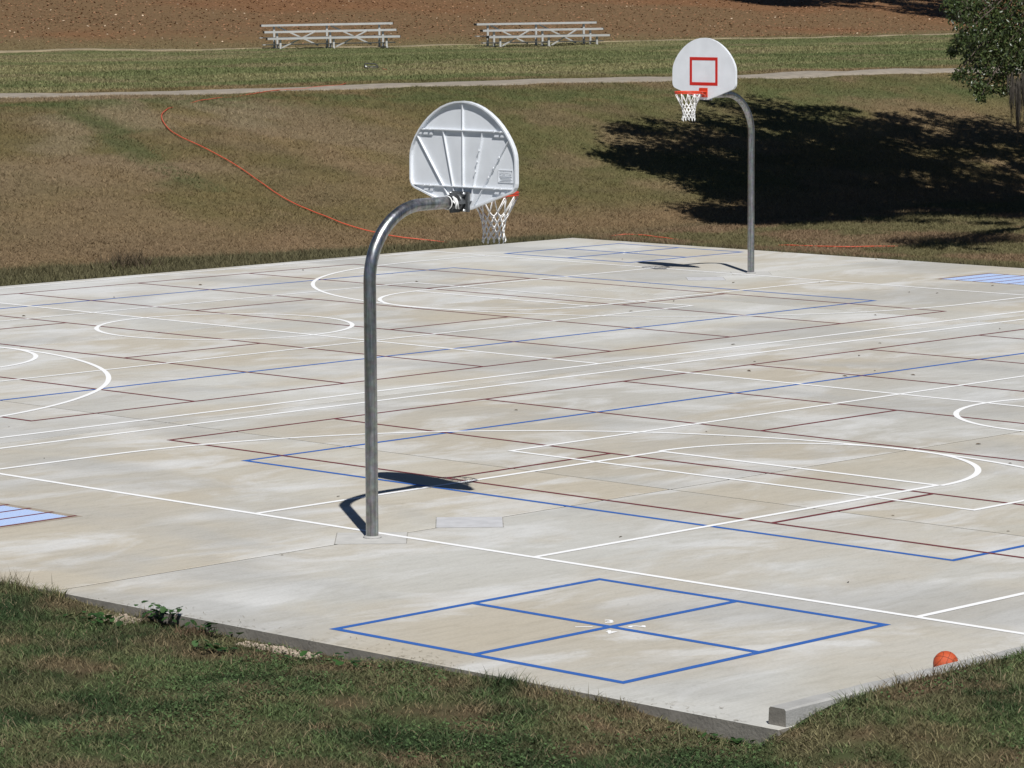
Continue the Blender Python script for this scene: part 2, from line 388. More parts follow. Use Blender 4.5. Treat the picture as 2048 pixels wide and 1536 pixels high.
    c = lerp(c, lawn, sm((Yt - 41 + .12 * 20 - .6) / 1.2))
    c = lerp(c, C(.185, .140, .070), sm((Yt - 68.6 + 1.6 * (n1 - .5)) / 2.0))
    c = lerp(c, leaf, sm((Yt - 71.2 + 2.0 * (n1 - .5)) / 4.0))
    # X+ side flat ground beside the slab: dry
    side = sm((X - SX1) / .5) * (1 - sm((Y - 23) / 2))
    sidec = lerp(C(.185, .128, .076), C(.13, .115, .055), sm((n1 - .42) / .15))
    c = lerp(c, sidec, side)
    return c

def axis(parts):
    a = []
    for lo, hi, st in parts: a += list(np.arange(lo, hi, st))
    return np.array(sorted(set(np.round(a, 4))))
ax = axis([(-1500, -200, 250), (-200, -40, 20), (-40, -12, 2), (-12, -4.2, .2), (-4.2, -3.6, .06), (-3.6, 3, .3), (3, 26, 1.0), (26, 62, .45), (62, 125, .8), (125, 260, 9), (260, 2400, 180)])
ay = axis([(-1500, -200, 250), (-200, -40, 20), (-40, -14, 2), (-14, -8.2, .2), (-8.2, -7.6, .06), (-7.6, 3, .3), (3, 22, 1.0), (22, 45, .4), (45, 95, .7), (95, 260, 9), (260, 2400, 180)])
GX, GY = np.meshgrid(ax, ay, indexing='ij')
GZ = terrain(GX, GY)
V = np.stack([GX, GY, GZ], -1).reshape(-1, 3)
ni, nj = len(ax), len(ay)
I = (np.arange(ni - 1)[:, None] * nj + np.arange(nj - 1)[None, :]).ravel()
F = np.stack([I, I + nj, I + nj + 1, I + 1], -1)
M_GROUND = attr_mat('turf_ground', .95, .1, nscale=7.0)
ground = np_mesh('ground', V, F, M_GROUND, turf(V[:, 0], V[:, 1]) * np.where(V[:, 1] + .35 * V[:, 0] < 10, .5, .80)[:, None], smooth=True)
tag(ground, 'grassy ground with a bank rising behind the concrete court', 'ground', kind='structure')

def strip(name, pts, width, mat, lift, label, cat, amp=.12, step=.5, seed=5):
    """ribbon laid on the terrain along pts with ragged sides"""
    P = np.array(pts, float); d = np.r_[0, np.cumsum(np.linalg.norm(np.diff(P, axis=0), axis=1))]
    s = np.arange(0, d[-1], step); X = np.interp(s, d, P[:, 0]); Y = np.interp(s, d, P[:, 1])
    for _ in range(3):
        X[1:-1] = (X[:-2] + 2 * X[1:-1] + X[2:]) / 4; Y[1:-1] = (Y[:-2] + 2 * Y[1:-1] + Y[2:]) / 4
    tx = np.gradient(X); ty = np.gradient(Y); L = np.hypot(tx, ty); nx, ny = -ty / L, tx / L
    rows = []
    for k in np.linspace(-1, 1, 9):
        off = k * (width / 2 + amp * (fbm(s * 1.3, s * 0 + (k > 0) * 40, seed, 4) - .5) * 2)
        x = X + nx * off; y = Y + ny * off
        rows.append(np.stack([x, y, terrain(x, y) + lift - .10 * (abs(k) > .99)], -1))
    V = np.stack(rows, 1).reshape(-1, 3); n = 9
    I = (np.arange(len(s) - 1)[:, None] * n + np.arange(n - 1)[None, :]).ravel()
    F = np.stack([I, I + 1, I + n + 1, I + n], -1)[:, ::-1]
    o = np_mesh(name, V, F, mat, smooth=True)
    return tag(o, label, cat, kind='structure')
PATH = [(-60, 51.5), (10, 43.6), (27.7, 41.7), (34.0, 40.0), (41.6, 39.3), (49.9, 38.0), (58.1, 37.4), (75, 35.2), (110, 31)]
strip('path', PATH, 2.35, M_PATH, .035, 'pale worn gravel path crossing the grass above the bank', 'path', amp=.07)
TRK = [(20, 74.6), (50, 70.8), (59.7, 69.0), (72, 67.3), (84, 65.9), (95, 65.0), (130, 61)]
strip('dirt_track', TRK, .6, M_TRACK, .03, 'thin pale dirt track along the foot of the leaf strewn rise', 'track', amp=.35, seed=15)

# ------------------------------------------------------------------ the court slab
court = empty('court', (0, 0, 0)); tag(court, 'pale concrete sports court slab painted with many overlapping game lines', 'court', kind='structure')
JX = [SX0, 3.82, 11.50, 19.22, SX1]; JY = [SY0, -.03, 7.63, 15.38, SY1]
G = .014
TINT = {(0, 0): (.99, .98, .95), (0, 1): (1.0, .955, .87), (0, 2): (1.03, 1.03, 1.03), (0, 3): (1, 1, 1), (1, 0): (.965, .93, .855), (1, 1): (.94, .925, .89), (1, 2): (1.06, 1.045, 1.01), (1, 3): (1.07, 1.07, 1.06),
        (2, 0): (.98, .97, .95), (2, 1): (.97, .965, .95), (2, 2): (1.02, 1.01, .98), (2, 3): (1.08, 1.08, 1.08), (3, 0): (1.0, .98, .93), (3, 1): (1.0, .98, .93), (3, 2): (1.02, 1.0, .95), (3, 3): (1.08, 1.075, 1.05)}
for i in range(4):
    for j in range(4):
        x0, x1 = JX[i] + (G if i else 0), JX[i + 1] - (G if i < 3 else 0)
        y0, y1 = JY[j] + (G if j else 0), JY[j + 1] - (G if j < 3 else 0)
        b = MB(); c = .004
        vs_ = [(x0, y0, -.30), (x1, y0, -.30), (x1, y1, -.30), (x0, y1, -.30), (x0, y0, -c), (x1, y0, -c), (x1, y1, -c), (x0, y1, -c),
               (x0 + c, y0 + c, 0), (x1 - c, y0 + c, 0), (x1 - c, y1 - c, 0), (x0 + c, y1 - c, 0)]
        b.add(vs_, [(0, 1, 5, 4), (1, 2, 6, 5), (2, 3, 7, 6), (3, 0, 4, 7), (4, 5, 9, 8), (5, 6, 10, 9), (6, 7, 11, 10), (7, 4, 8, 11), (8, 9, 10, 11)])
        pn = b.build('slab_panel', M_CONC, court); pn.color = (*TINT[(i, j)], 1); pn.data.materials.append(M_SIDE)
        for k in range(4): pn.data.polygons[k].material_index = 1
fb = MB()
for x in JX[1:-1]: fb.box((x - .02, SY0 + .03, -.2), (x + .02, SY1 - .03, -.0030))
for k, y in enumerate(JY[1:-1]):
    for i in range(4): fb.box((JX[i] + .03, y - .02, -.2), (JX[i + 1] - .03, y + .02, -.0034))
fb.build('joint_filler', M_FILL, court)
# diamond shaped footing patches
def diamond(cx, cy, h, mat=M_PATCH):
    b = MB(); e = .012
    R0 = [(cx + h, cy), (cx, cy + h), (cx - h, cy), (cx, cy - h)]; h2 = h + e
    R1 = [(cx + h2, cy), (cx, cy + h2), (cx - h2, cy), (cx, cy - h2)]
    MB().add([(x, y, .0008) for x, y in R1], [(0, 1, 2, 3)]).build('patch_joint', M_FILL2, court)
    b.add([(x, y, .0014) for x, y in R0], [(0, 1, 2, 3)]).build('footing_patch', mat, court)
diamond(-.24, -.02, .45, M_PATCH2); diamond(1.01, -.03, .435)
diamond(23.22, 15.36, .45, M_PATCH2); diamond(21.93, 15.25, .435)

# ---- painted lines
ZW, ZR, ZB = .0034, .0026, .0018
LW = .066
def seg(b, a, c, w_, z):
    a = Vector((*a, z)); c = Vector((*c, z)); d = (c - a).normalized(); nrm = Vector((-d.y, d.x, 0)) * w_ / 2; e = d * w_ / 2
    b.add([a - e - nrm, c + e - nrm, c + e + nrm, a - e + nrm], [(0, 1, 2, 3)])
def rect(b, x0, y0, x1, y1, w_, z):
    h = w_ / 2
    seg(b, (x0, y0), (x1, y0), w_, z); seg(b, (x0, y1), (x1, y1), w_, z)
    seg(b, (x0, y0 + w_), (x0, y1 - w_), w_, z); seg(b, (x1, y0 + w_), (x1, y1 - w_), w_, z)
def arc(b, cx, cy, r, a0, a1, w_, z, n=72):
    vs_ = []
    for i in range(n + 1):
        t = a0 + (a1 - a0) * i / n
        for q in (r - w_ / 2, r + w_ / 2): vs_.append((cx + q * math.cos(t), cy + q * math.sin(t), z))
    b.add(vs_, [(2 * i, 2 * i + 1, 2 * i + 3, 2 * i + 2) for i in range(n)])
LEN = 22.96; PI = math.pi
dz = .00012
for name, cy, hw in (('A', 0.0, 7.30), ('B', 15.36, 7.36)):
    b = MB(); rect(b, 0, cy - hw, LEN, cy + hw, LW, ZW); b.build('boundary_line', M_WHITE, court)
    b = MB(); seg(b, (LEN / 2, cy - hw), (LEN / 2, cy + hw), LW, ZW + dz); b.build('half_court_line', M_WHITE, court)
    b = MB(); arc(b, LEN / 2 - (.04 if cy else 0), cy, 1.85 if cy else 1.775, 0, 2 * PI, LW * 1.0, ZW + 2 * dz); b.build('center_circle', M_WHITE, court)
    for s, x in ((1, 0.0), (-1, LEN)):
        kw = 1.83 if (name, s) != ('B', -1) else 1.92
        b = MB(); seg(b, (x, cy - kw), (x + s * 5.79, cy - kw), LW, ZW + 3 * dz); seg(b, (x, cy + kw), (x + s * 5.79, cy + kw), LW, ZW + 3 * dz)
        seg(b, (x + s * 5.79, cy - kw + LW), (x + s * 5.79, cy + kw - LW), LW, ZW + 3 * dz)
        b.build('free_throw_lane', M_WHITE, court)
        b = MB(); arc(b, x + s * 5.79 - (.10 if (name, s) == ('B', 1) else 0), cy, kw + (.04 if name == 'A' else -.02), -PI / 2 if s > 0 else PI / 2, PI / 2 if s > 0 else 1.5 * PI, LW, ZW + 4 * dz); b.build('free_throw_arc', M_WHITE, court)
        b = MB(); R3 = 6.03; xc = x + s * 1.60 - (.11 if (name, s) == ('B', 1) else 0)
        for q in (-1, 1): seg(b, (x, cy + q * R3), (xc, cy + q * R3), LW, ZW + 5 * dz)
        arc(b, xc, cy, R3, -PI / 2 if s > 0 else PI / 2, PI / 2 if s > 0 else 1.5 * PI, LW, ZW + 5 * dz + .0001, 120); b.build('three_point_line', M_WHITE, court)
    b = MB(); rect(b, 4.74, cy - 3.06, 18.22, cy + 3.06, LW * .9, ZW + 6 * dz); b.build('badminton_line', M_WHITE, court)
    b = MB(); rect(b, 2.34, cy - 4.62, 20.72, cy + 4.62, LW, ZB); b.build('volleyball_line', M_BLUE, court)
    b = MB(); rect(b, 2.86, cy - 6.46, 20.08, cy + 6.46, .052, ZR)
    XS = [2.86 + k * 17.22 / 7 for k in range(8)]
    for x in XS[1:-1]: seg(b, (x, cy - 6.46), (x, cy + 6.46), .052, ZR + dz)
    for k in (0, 2, 4, 6):
        for q in (-2.14, 2.14): seg(b, (XS[k], cy + q), (XS[k + 1], cy + q), .052, ZR + 2 * dz)
    b.build('ladder_line', M_RED, court)
def text_mesh(txt, size):
    cu = bpy.data.curves.new('t', 'FONT'); cu.body = txt; cu.size = size; cu.align_x = 'CENTER'; cu.align_y = 'CENTER'; cu.offset = .035 * size
    o = bpy.data.objects.new('t', cu); COL.objects.link(o)
    dg = bpy.context.evaluated_depsgraph_get(); dg.update()
    me = bpy.data.meshes.new_from_object(o.evaluated_get(dg)); bpy.data.objects.remove(o); bpy.data.curves.remove(cu)
    return me
AX45 = math.radians(44.2)
for cx, cy, sgn in ((-1.94, -4.52, 1), (25.02, 19.90, -1)):
    s = 1.52
    b = MB(); rect(b, cx - s, cy - s, cx + s, cy + s, .07, ZB + .0002)
    seg(b, (cx - s, cy), (cx + s, cy), .07, ZB + .0003); seg(b, (cx, cy - s), (cx, cy + s), .07, ZB + .0004)
    fo = b.build('four_square_line', M_BLUE, court)
    for k, (t, ang) in enumerate((('1', 135), ('3', 45), ('2', -45), ('4', 225))):
        me = text_mesh(t, .18); me.name = 'painted_number'; me.materials.clear(); me.materials.append(M_WHITE)
        a = math.radians(ang) * 1.0
        o = link(bpy.data.objects.new('painted_number', me), court)
        o.location = (cx + .215 * math.cos(a), cy + .215 * math.sin(a), .0030); o.rotation_euler = (0, 0, a + (PI / 2 if k in (0, 2) else -PI / 2))
        o.scale = (.9, 1, 1)
# blue panelled game strips behind the baselines
def panel_strip(x0, x1, y0, sgn, n):
    """n pale blue panels along y, maroon dividers, stained border"""
    b = MB(); y1 = y0 + sgn * (n * .345 + .08)
    lo, hi = min(y0, y1), max(y0, y1)
    b.add([(x0 - .06, lo - .05, .0010), (x1 + .10, lo - .05, .0010), (x1 + .10, hi + .05, .0010), (x0 - .06, hi + .05, .0010)], [(0, 1, 2, 3)])
    b.build('panel_border', M_BORDER, court)
    for k in range(n):
        ya = y0 + sgn * (.05 + k * .345); yb = ya + sgn * .31
        a_, c_ = min(ya, yb), max(ya, yb)
        MB().add([(x0, a_, .0022), (x1, a_, .0022), (x1, c_, .0022), (x0, c_, .0022)], [(0, 1, 2, 3)]).build('painted_panel', M_BLUE2, court)
    d = MB()
    for k in range(n + 1):
        y = y0 + sgn * (.032 + k * .345)
        seg(d, (x0, y), (x1 + .06, y), .044, .0026)
    d.build('panel_divider', M_RED, court)
panel_strip(-2.75, -1.30, 2.97, 1, 9)
panel_strip(24.42, 25.78, 12.32, -1, 9)

# ------------------------------------------------------------------ curb on the right-hand edge
b = MB(); prof = [(-7.855, -.10), (-7.850, .112), (-7.838, .124), (-7.715, .126), (-7.703, .114), (-7.700, .0115)]
rk = random.Random(4); xs = [-3.815 + .12 * i for i in range(149)]; rows = []; npf = len(prof)
for i, x in enumerate(xs):
    g = .0045 * math.sin(x * 1.7) + rk.uniform(-.003, .003)
    for k, (y, z) in enumerate(prof):
        chip = rk.uniform(0, .016) if k in (1, 2, 3, 4) and i > 0 and rk.random() < .16 else 0
        rows.append((x + 0, y + (g if k < 5 else 0) + chip * (.6 if k < 3 else -.6), z - chip + (rk.uniform(-.002, .002) if 0 < k < 5 else 0)))
b.add(rows, [(i * npf + k, i * npf + k + 1, (i + 1) * npf + k + 1, (i + 1) * npf + k) for i in range(len(xs) - 1) for k in range(npf - 1)] + [tuple(range(npf))[::-1]])
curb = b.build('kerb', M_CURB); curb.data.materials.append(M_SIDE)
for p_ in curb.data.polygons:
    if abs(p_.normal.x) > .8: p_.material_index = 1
tag(curb, 'low grey concrete kerb along the right edge of the court', 'kerb', kind='structure')

# ------------------------------------------------------------------ basketball hoops
def half_outline():
    h = [(0.0, 1.0), (.09, .994), (.18, .975), (.27, .944), (.36, .898), (.44, .845), (.51, .785), (.565, .727), (.62, .655), (.66, .585), (.68, .53), (.688, .48), (.690, .40),
         (.690, .262), (.682, .228), (.662, .198), (.63, .178), (.10, .004), (.085, 0.0)]
    return h
def outline(inset=0.0):
    h = half_outline(); left = h; right = [(-y, z) for y, z in h[::-1] if y > 0]
    P = [(y, z) for y, z in left + right]               # clockwise seen from +x
    P = P[::-1]
    if inset:
        n = len(P); Q = []
        for i in range(n):
            a = Vector(P[i - 1]); b_ = Vector(P[i]); c = Vector(P[(i + 1) % n])
            d1 = (b_ - a).normalized(); d2 = (c - b_).normalized(); t = (d1 + d2).normalized()
            nrm = Vector((-t.y, t.x)); k = 1 / max(.5, nrm.dot(Vector((-d1.y, d1.x))))
            Q.append(tuple(b_ + nrm * inset * k))
        P = Q
    return P
BZ = 2.915
OUT = [(y, z + BZ) for y, z in outline()]
INN = [(y, z + BZ) for y, z in outline(.015)]
XB0, XB1, XB2 = 1.178, 1.208, 1.222
def make_hoop():
    root = empty('basketball_hoop')
    # gooseneck pole
    b = MB(); R = .66; pts = [(0, 0, -.25), (0, 0, 0), (0, 0, .6), (0, 0, 1.2), (0, 0, 1.8), (0, 0, 2.33)]
    for k in range(1, 17):
        t = k / 16 * PI / 2; pts.append((R - R * math.cos(t), 0, 2.33 + R * math.sin(t)))
    pts += [(.8, 0, 2.99), (1.10, 0, 2.99)]
    b.tube(pts, .0572, 28); b.build('pole', M_GALV, root)
    b = MB(); b.tube([(0, 0, .001), (0, 0, .012), (0, 0, .020)], [.085, .082, .060], 24); b.build('base_collar', M_CURB, root)
    # mounting bracket
    b = MB(); b.box((1.150, -.105, 2.90), (1.177, .105, 3.085)); b.tube([(1.095, 0, 2.99), (1.14, 0, 2.99)], .074, 24)
    b.box((1.03, -.012, 3.045), (1.142, .012, 3.078)); b.box((1.03, -.012, 2.895), (1.142, .012, 2.935))
    b.box((1.05, .060, 2.975), (1.142, .085, 3.005)); b.box((1.05, -.085, 2.975), (1.142, -.060, 3.005))
    br = b.build('mounting_bracket', M_BLACKST, root)
    for y in (-.085, .085):
        for z in (2.915, 3.07):
            MB().tube([(1.105, y, z), (1.141, y, z)], .011, 8).build('bolt', M_BOLT, br)
    b = MB(); b.tube([(1.02, .066 * math.cos(t), 2.99 + .066 * math.sin(t)) for t in np.linspace(0, 2 * PI, 25)[:-1]], .007, 8, True); b.build('clamp_band', M_BLACKST, br)
    # backboard
    b = MB(); b.prism(OUT, XB1, XB2); bb = b.build('backboard', M_BOARD, root)
    b = MB(); b.ring(OUT, INN, XB0, XB1 + .002); b.build('edge_flange', M_BOARD, bb)
    def rib(p, q, w_=.016, x0=XB0 + .006):
        MB().bar(((x0 + XB1) / 2, *p), ((x0 + XB1) / 2, *q), XB1 - x0 + .002, w_, up=(1, 0, 0)).build('rib', M_BOARD, bb)
    def rib2(p, q, w_=.016, x0=XB0 + .006):
        p = Vector((0, *p)); q = Vector((0, *q)); d = (q - p).normalized(); nrm = Vector((0, -d.z, d.y)) * w_ / 2
        b = MB(); vs_ = []
        for x in (x0, XB1 + .002):
            for k in (p - nrm, q - nrm, q + nrm, p + nrm): vs_.append((x, k.y, k.z))
        b.add(vs_, [(0, 1, 2, 3), (7, 6, 5, 4), (0, 4, 5, 1), (1, 5, 6, 2), (2, 6, 7, 3), (3, 7, 4, 0)]); b.build('rib', M_BOARD, bb)
    zu, zl = 3.645, 3.125
    rib2((-.56, zu), (.56, zu), .009, XB0 + .004); rib2((-.66, zl), (.66, zl), .009, XB0 + .004)
    rib2((0, 3.08), (0, 3.895), .0075, XB0 + .009)
    rib2((.10, 3.00), (.255, zu - .012), .0075, XB0 + .010); rib2((-.10, 3.00), (-.255, zu - .012), .0075, XB0 + .010)
    rib2((.14, 2.965), (.60, 3.585), .0075, XB0 + .010); rib2((-.14, 2.965), (-.60, 3.585), .0075, XB0 + .010)
    # thickened gusset pads under the cross ribs
    for sy in (-1, 1):
        for zc, y0, y1 in ((zu, .40, .58), (zl, .40, .53)):
            b = MB(); ys = sorted((sy * y0, sy * y1)); b.box((XB0 + .016, ys[0], zc - .050), (XB1 + .002, ys[1], zc - .006)); b.build('gusset', M_BOARD, bb)
            for yy in (.42, .50): MB().tube([(XB0 - .004, sy * yy, zc), (XB0 + .008, sy * yy, zc)], .010, 10).build('boss', M_BOARD, bb)
    for p, q in (((-.10, 3.00), (-.255, zu)), ((-.14, 2.965), (-.60, 3.585))):
        for t in (.42, .56, .72):
            y = p[0] + (q[0] - p[0]) * t; z = p[1] + (q[1] - p[1]) * t
            MB().tube([(XB0 + .002, y, z), (XB0 + .016, y, z)], .010, 10).build('boss', M_BOARD, bb)
    # moulded maker's plate
    b = MB(); y0, y1, z0, z1 = -.632, -.444, 3.182, 3.300
    b.ring([(y0, z0), (y1, z0), (y1, z1), (y0, z1)], [(y0 + .008, z0 + .008), (y1 - .008, z0 + .008), (y1 - .008, z1 - .008), (y0 + .008, z1 - .008)], XB1 - .006, XB1 + .001)
    pl = b.build('maker_plate', M_BOARD, bb)
    def txt(s, size, yc, zc, sx=1.0):
        me = text_mesh(s, size)
        nv = len(me.vertices); co = np.empty(nv * 3, np.float32); me.vertices.foreach_get('co', co); co = co.reshape(-1, 3)
        V = np.stack([np.full(nv, XB1 - .0075), yc - co[:, 0] * sx, zc + co[:, 1]], -1)
        F = [tuple(p.vertices) for p in me.polygons]; bpy.data.meshes.remove(me)
        q = MB(); V2 = V.copy(); V2[:, 0] = XB1 + .001; q.add(V, F); 
        return q
    q = txt('PORTER', .046, -.538, 3.268, .95)
    for i, z in enumerate((3.241, 3.226, 3.212, 3.199)): q.box((XB1 - .006, -.615 + .01 * (i % 2), z - .003), (XB1, -.462 - .012 * (i % 3), z + .003))
    q.build('raised_lettering', M_BOARD, bb)
    # painted target
    o1 = [(-.305, 3.145), (.305, 3.145), (.305, 3.602), (-.305, 3.602)]; o2 = [(-.255, 3.195), (.255, 3.195), (.255, 3.552), (-.255, 3.552)]
    MB().ring(o1, o2, XB2 - .002, XB2 + .003).build('target_square', M_TARGET, bb)
    # rim
    RX, RZ = XB2 + .375, 3.052
    b = MB()
    for z, r in ((RZ, .0095), (RZ - .021, .008)):
        b.tube([(RX + .2286 * math.cos(t), .2286 * math.sin(t), z) for t in np.linspace(0, 2 * PI, 49)[:-1]], r, 10, True)
    rim = b.build('rim', M_ORANGE, root)
    b = MB(); b.box((XB2 + .001, -.09, 2.955), (XB2 + .012, .09, 3.105)); b.box((XB2 + .010, -.075, RZ - .012), (RX - .2286 + .01, .075, RZ + .004)); b.build('rim_plate', M_ORANGE, rim)
    for s in (-1, 1):
        MB().tube([(XB2 + .01, s * .075, 2.965), (XB2 + .15, s * .15, 3.00), (RX - .06, s * .224, RZ - .022)], .009, 8).build('rim_brace', M_ORANGE, rim)
    hk = MB()
    for i in range(12):
        t = 2 * PI * (i + .5) / 12; x, y = RX + .2286 * math.cos(t), .2286 * math.sin(t)
        hk.tube([(x, y, RZ - .024), (x * .99 + RX * .01, y * .97, RZ - .042), (x, y, RZ - .046)], .0045, 6)
    hk.build('net_hooks', M_ORANGE, rim)['kind'] = 'stuff'
    # net
    lv = [(-.040, .224), (-.185, .142), (-.235, .120), (-.285, .108), (-.335, .100), (-.385, .098), (-.432, .106)]
    b = MB(); rn = random.Random(3)
    def node(k, i):
        t = 2 * PI * (i + .5 * (k % 2) + .5) / 12; z, r = lv[k]
        jit = 0 if k == 0 else .007
        rg = random.Random(k * 31 + i % 12)
        return Vector((RX + (r + rg.uniform(-jit, jit)) * math.cos(t), (r + rg.uniform(-jit, jit)) * math.sin(t), RZ + z + rg.uniform(-jit, jit) * 1.6))
    for k in range(len(lv) - 1):
        for i in range(12):
            a = node(k, i)
            for s in (0, 1):
                j = i if k % 2 == 0 else i + 1
                c = node(k + 1, (j - s) if k % 2 == 0 else (j - s))
                mid = (a + c) / 2 + Vector((0, 0, -.006 if k else -.003))
                b.tube([a, mid, c], .0052, 5)
    for i in range(12):
        a = node(6, i); b.tube([a, a + Vector((.004, .003, -.022)), a + Vector((-.004, .006, -.034))], .0058, 5)
        for k in (2, 4): 
            q = node(k, i); b.tube([q + Vector((0, 0, .007)), q - Vector((0, 0, .007))], .0085, 6)
    b.build('net', M_NET, root)
    return root
hoop = make_hoop()
def copy_tree(o, parent=None):
    c = o.copy(); COL.objects.link(c); c.parent = parent
    for ch in o.children: copy_tree(ch, c)
    return c
kids = list(hoop.children)
hoop2 = copy_tree(hoop)
hoop.location = (-.21, .0, 0); hoop2.location = (23.22, 15.36, 0); hoop2.rotation_euler = (0, 0, PI); hoop2.scale = (1, 1, 1.018)
tag(hoop, 'nearer basketball hoop on a bent galvanised pole, ribbed back of white board facing camera', 'basketball hoop', 'basketball hoops on the court')
tag(hoop2, 'farther basketball hoop showing the white board front with red target square', 'basketball hoop', 'basketball hoops on the court')
# rope tied round the near arm
b = MB()
for k in range(1):
    b.tube([(.775 + k * .012, .066 * math.cos(t), 2.99 + .0620 * math.sin(t)) for t in np.linspace(0, 2 * PI, 21)[:-1]], .005, 6, True)
rr = random.Random(5)
for k in range(3):
    x = .785 + rr.uniform(-.01, .03); y = -.066 + rr.uniform(-.012, .01)
    b.tube([(x, y, 3.03), (x + rr.uniform(-.02, .02), y - .02, 3.00), (x + rr.uniform(-.03, .03), y - .012, 2.955 - rr.uniform(0, .03))], [.008, .010, .006], 6)
b.tube([(.80, -.05, 3.045), (.81, -.085, 3.02), (.80, -.075, 2.985), (.79, -.06, 3.01)], [.009, .013, .011, .007], 7)
rope = b.build('rope_tie', M_NET); tag(rope, 'white rope knotted around the bent arm of the nearer hoop', 'rope')

# ------------------------------------------------------------------ basketball
ball = empty('basketball', (-1.705, -7.604, .094))
rad = .092; b = MB(); nu, nv = 40, 24; vs_ = []; fs = []
for i in range(nv + 1):
    ph = PI * i / nv
    for j in range(nu):
        t = 2 * PI * j / nu; vs_.append((rad * math.sin(ph) * math.cos(t), rad * math.sin(ph) * math.sin(t), rad * math.cos(ph)))
for i in range(nv):
    for j in range(nu): fs.append((i * nu + j, (i + 1) * nu + j, (i + 1) * nu + (j + 1) % nu, i * nu + (j + 1) % nu))
b.add(vs_, fs, True); b.build('ball_skin', M_BALL, ball)
b = MB()
def seam(fn): b.tube([Vector(fn(t)).normalized() * (rad + .0002) for t in np.linspace(0, 2 * PI, 65)[:-1]], .0013, 6, True)
seam(lambda t: (math.cos(t), math.sin(t), 0)); seam(lambda t: (math.cos(t), 0, math.sin(t)))
for s in (-1, 1): seam(lambda t: (math.cos(t) * .80, s * (.62 - .24 * math.cos(2 * t)), math.sin(t) * .80))
b.build('seam', M_SEAM, ball)
ball.rotation_euler = (.5, .65, .9)
tag(ball, 'small orange basketball resting against the inside of the kerb', 'basketball')

# ------------------------------------------------------------------ bleachers
def make_bleacher():
    root = empty('bleacher'); L = 4.70
    # local x along the planks, -y to the front
    for r, (y, z) in enumerate(((0, .42), (.60, .64), (1.20, .86))):
        b = MB(); b.box((-L / 2, y - .125, z - .045), (L / 2, y + .125, z))
        b.box((-L / 2, y - .125, z - .07), (L / 2, y - .115, z - .045)); s = b.build('seat', M_ALU, root)
        for e in (-1, 1): MB().box((e * (L / 2 + .004) - .01, y - .128, z - .072), (e * (L / 2 + .004) + .01, y + .128, z + .003)).build('end_cap', M_BLACKPL, s)
    for y, z in ((.33, .19), (.93, .42)):
        b = MB(); b.box((-L / 2 - .10, y - .11, z - .03), (L / 2 - .10, y + .11, z)); b.build('footboard', M_ALU2, root)
    for x in (-1.88, 0, 1.88):
        fr = MB(); fr.box((x - .03, -.12, .0), (x + .03, 1.40, .05)); f = fr.build('ground_runner', M_ALU2, root)
        for y, z in ((0, .37), (.60, .59), (1.20, .81)):
            MB().box((x - .034, y - .034, .045), (x + .034, y + .034, z)).build('post', M_ALU, f)
        for y, z in ((.33, .16), (.93, .39)): MB().bar((x, y - .33, z - .0), (x, y + .3, z - .0), .045, .045).build('rail', M_ALU2, f)
    for x0, x1 in ((-1.86, -.35), (.05, 1.50)):
        MB().bar((x0, -.15, .07), (x1 - .2, .46, .60), .05, .035).build('brace', M_ALU, root)
    for x0, x1 in ((-1.75, -.30), (.15, 1.60)):
        MB().bar((x0, 1.245, .78), (x1, 1.245, .10), .035, .05).build('brace', M_ALU, root)
    return root
bl = make_bleacher(); bl2 = copy_tree(bl)
FW = math.radians(44.2048)
def place_bl(o, x, y, th, tilt):
    z = float(terrain(x, y)); o.location = (x, y, z - .01); o.rotation_euler = (0, -tilt, FW - PI / 2 + th)
place_bl(bl, 61.29, 66.61, math.radians(14), math.radians(.55)); place_bl(bl2, 69.3, 63.9, math.radians(22), math.radians(.25))
tag(bl, 'left of two three-row aluminium bleachers beyond the path', 'bleacher', 'bleachers beyond the path')
tag(bl2, 'right of two three-row aluminium bleachers beyond the path', 'bleacher', 'bleachers beyond the path')

# ------------------------------------------------------------------ hose and sprinkler
def T1(x, y): return float(terrain(x, y))
HOSE = [(47.75, 50.0, .03), (47.2, 49.38, .05), (46.2, 48.2, -.06), (42, 44.6, -.06), (39.0, 42.2, -.05), (38.05, 41.28, .05), (36.53, 40.48, .06), (34.54, 39.38, .06), (33.04, 38.78, .06), (31.6, 37.9, .0), (30.4, 37.17, .012), (29.38, 36.67, .03), (28.59, 36.35, -.03),
        (28.0, 36.1, -.02), (27.5, 35.66, .05), (27.05, 35.25, .07), (26.62, 34.69, .07), (25.99, 33.64, .07), (25.56, 32.27, .07), (25.29, 31.02, .07), (25.12, 30.22, .07), (24.73, 29.19, .07), (24.41, 28.25, .07), (24.13, 27.08, .07), (23.92, 26.0, .07), (24.10, 25.57, .07), (24.17, 25.02, .06), (24.41, 24.72, .05),
        (24.6, 24.51, .04), (25.2, 24.1, -.06), (27.4, 23.75, -.06), (28.3, 23.5, -.05), (28.64, 23.30, .03), (28.93, 22.97, .05), (28.72, 22.2, .03), (28.8, 21.2, -.06), (28.8, 19.7, -.06), (28.8, 19.06, .05), (28.83, 18.31, .06), (28.86, 17.73, .06), (29.46, 17.74, .06), (29.8, 17.54, .05), (30.3, 17.3, -.06), (31, 16.5, -.08)]
H = np.array(HOSE); d = np.r_[0, np.cumsum(np.linalg.norm(np.diff(H[:, :2], axis=0), axis=1))]
s = np.arange(0, d[-1], .22); hx, hy, hz = (np.interp(s, d, H[:, k]) for k in range(3))
for _ in range(4):
    for q in (hx, hy, hz): q[1:-1] = (q[:-2] + 2 * q[1:-1] + q[2:]) / 4
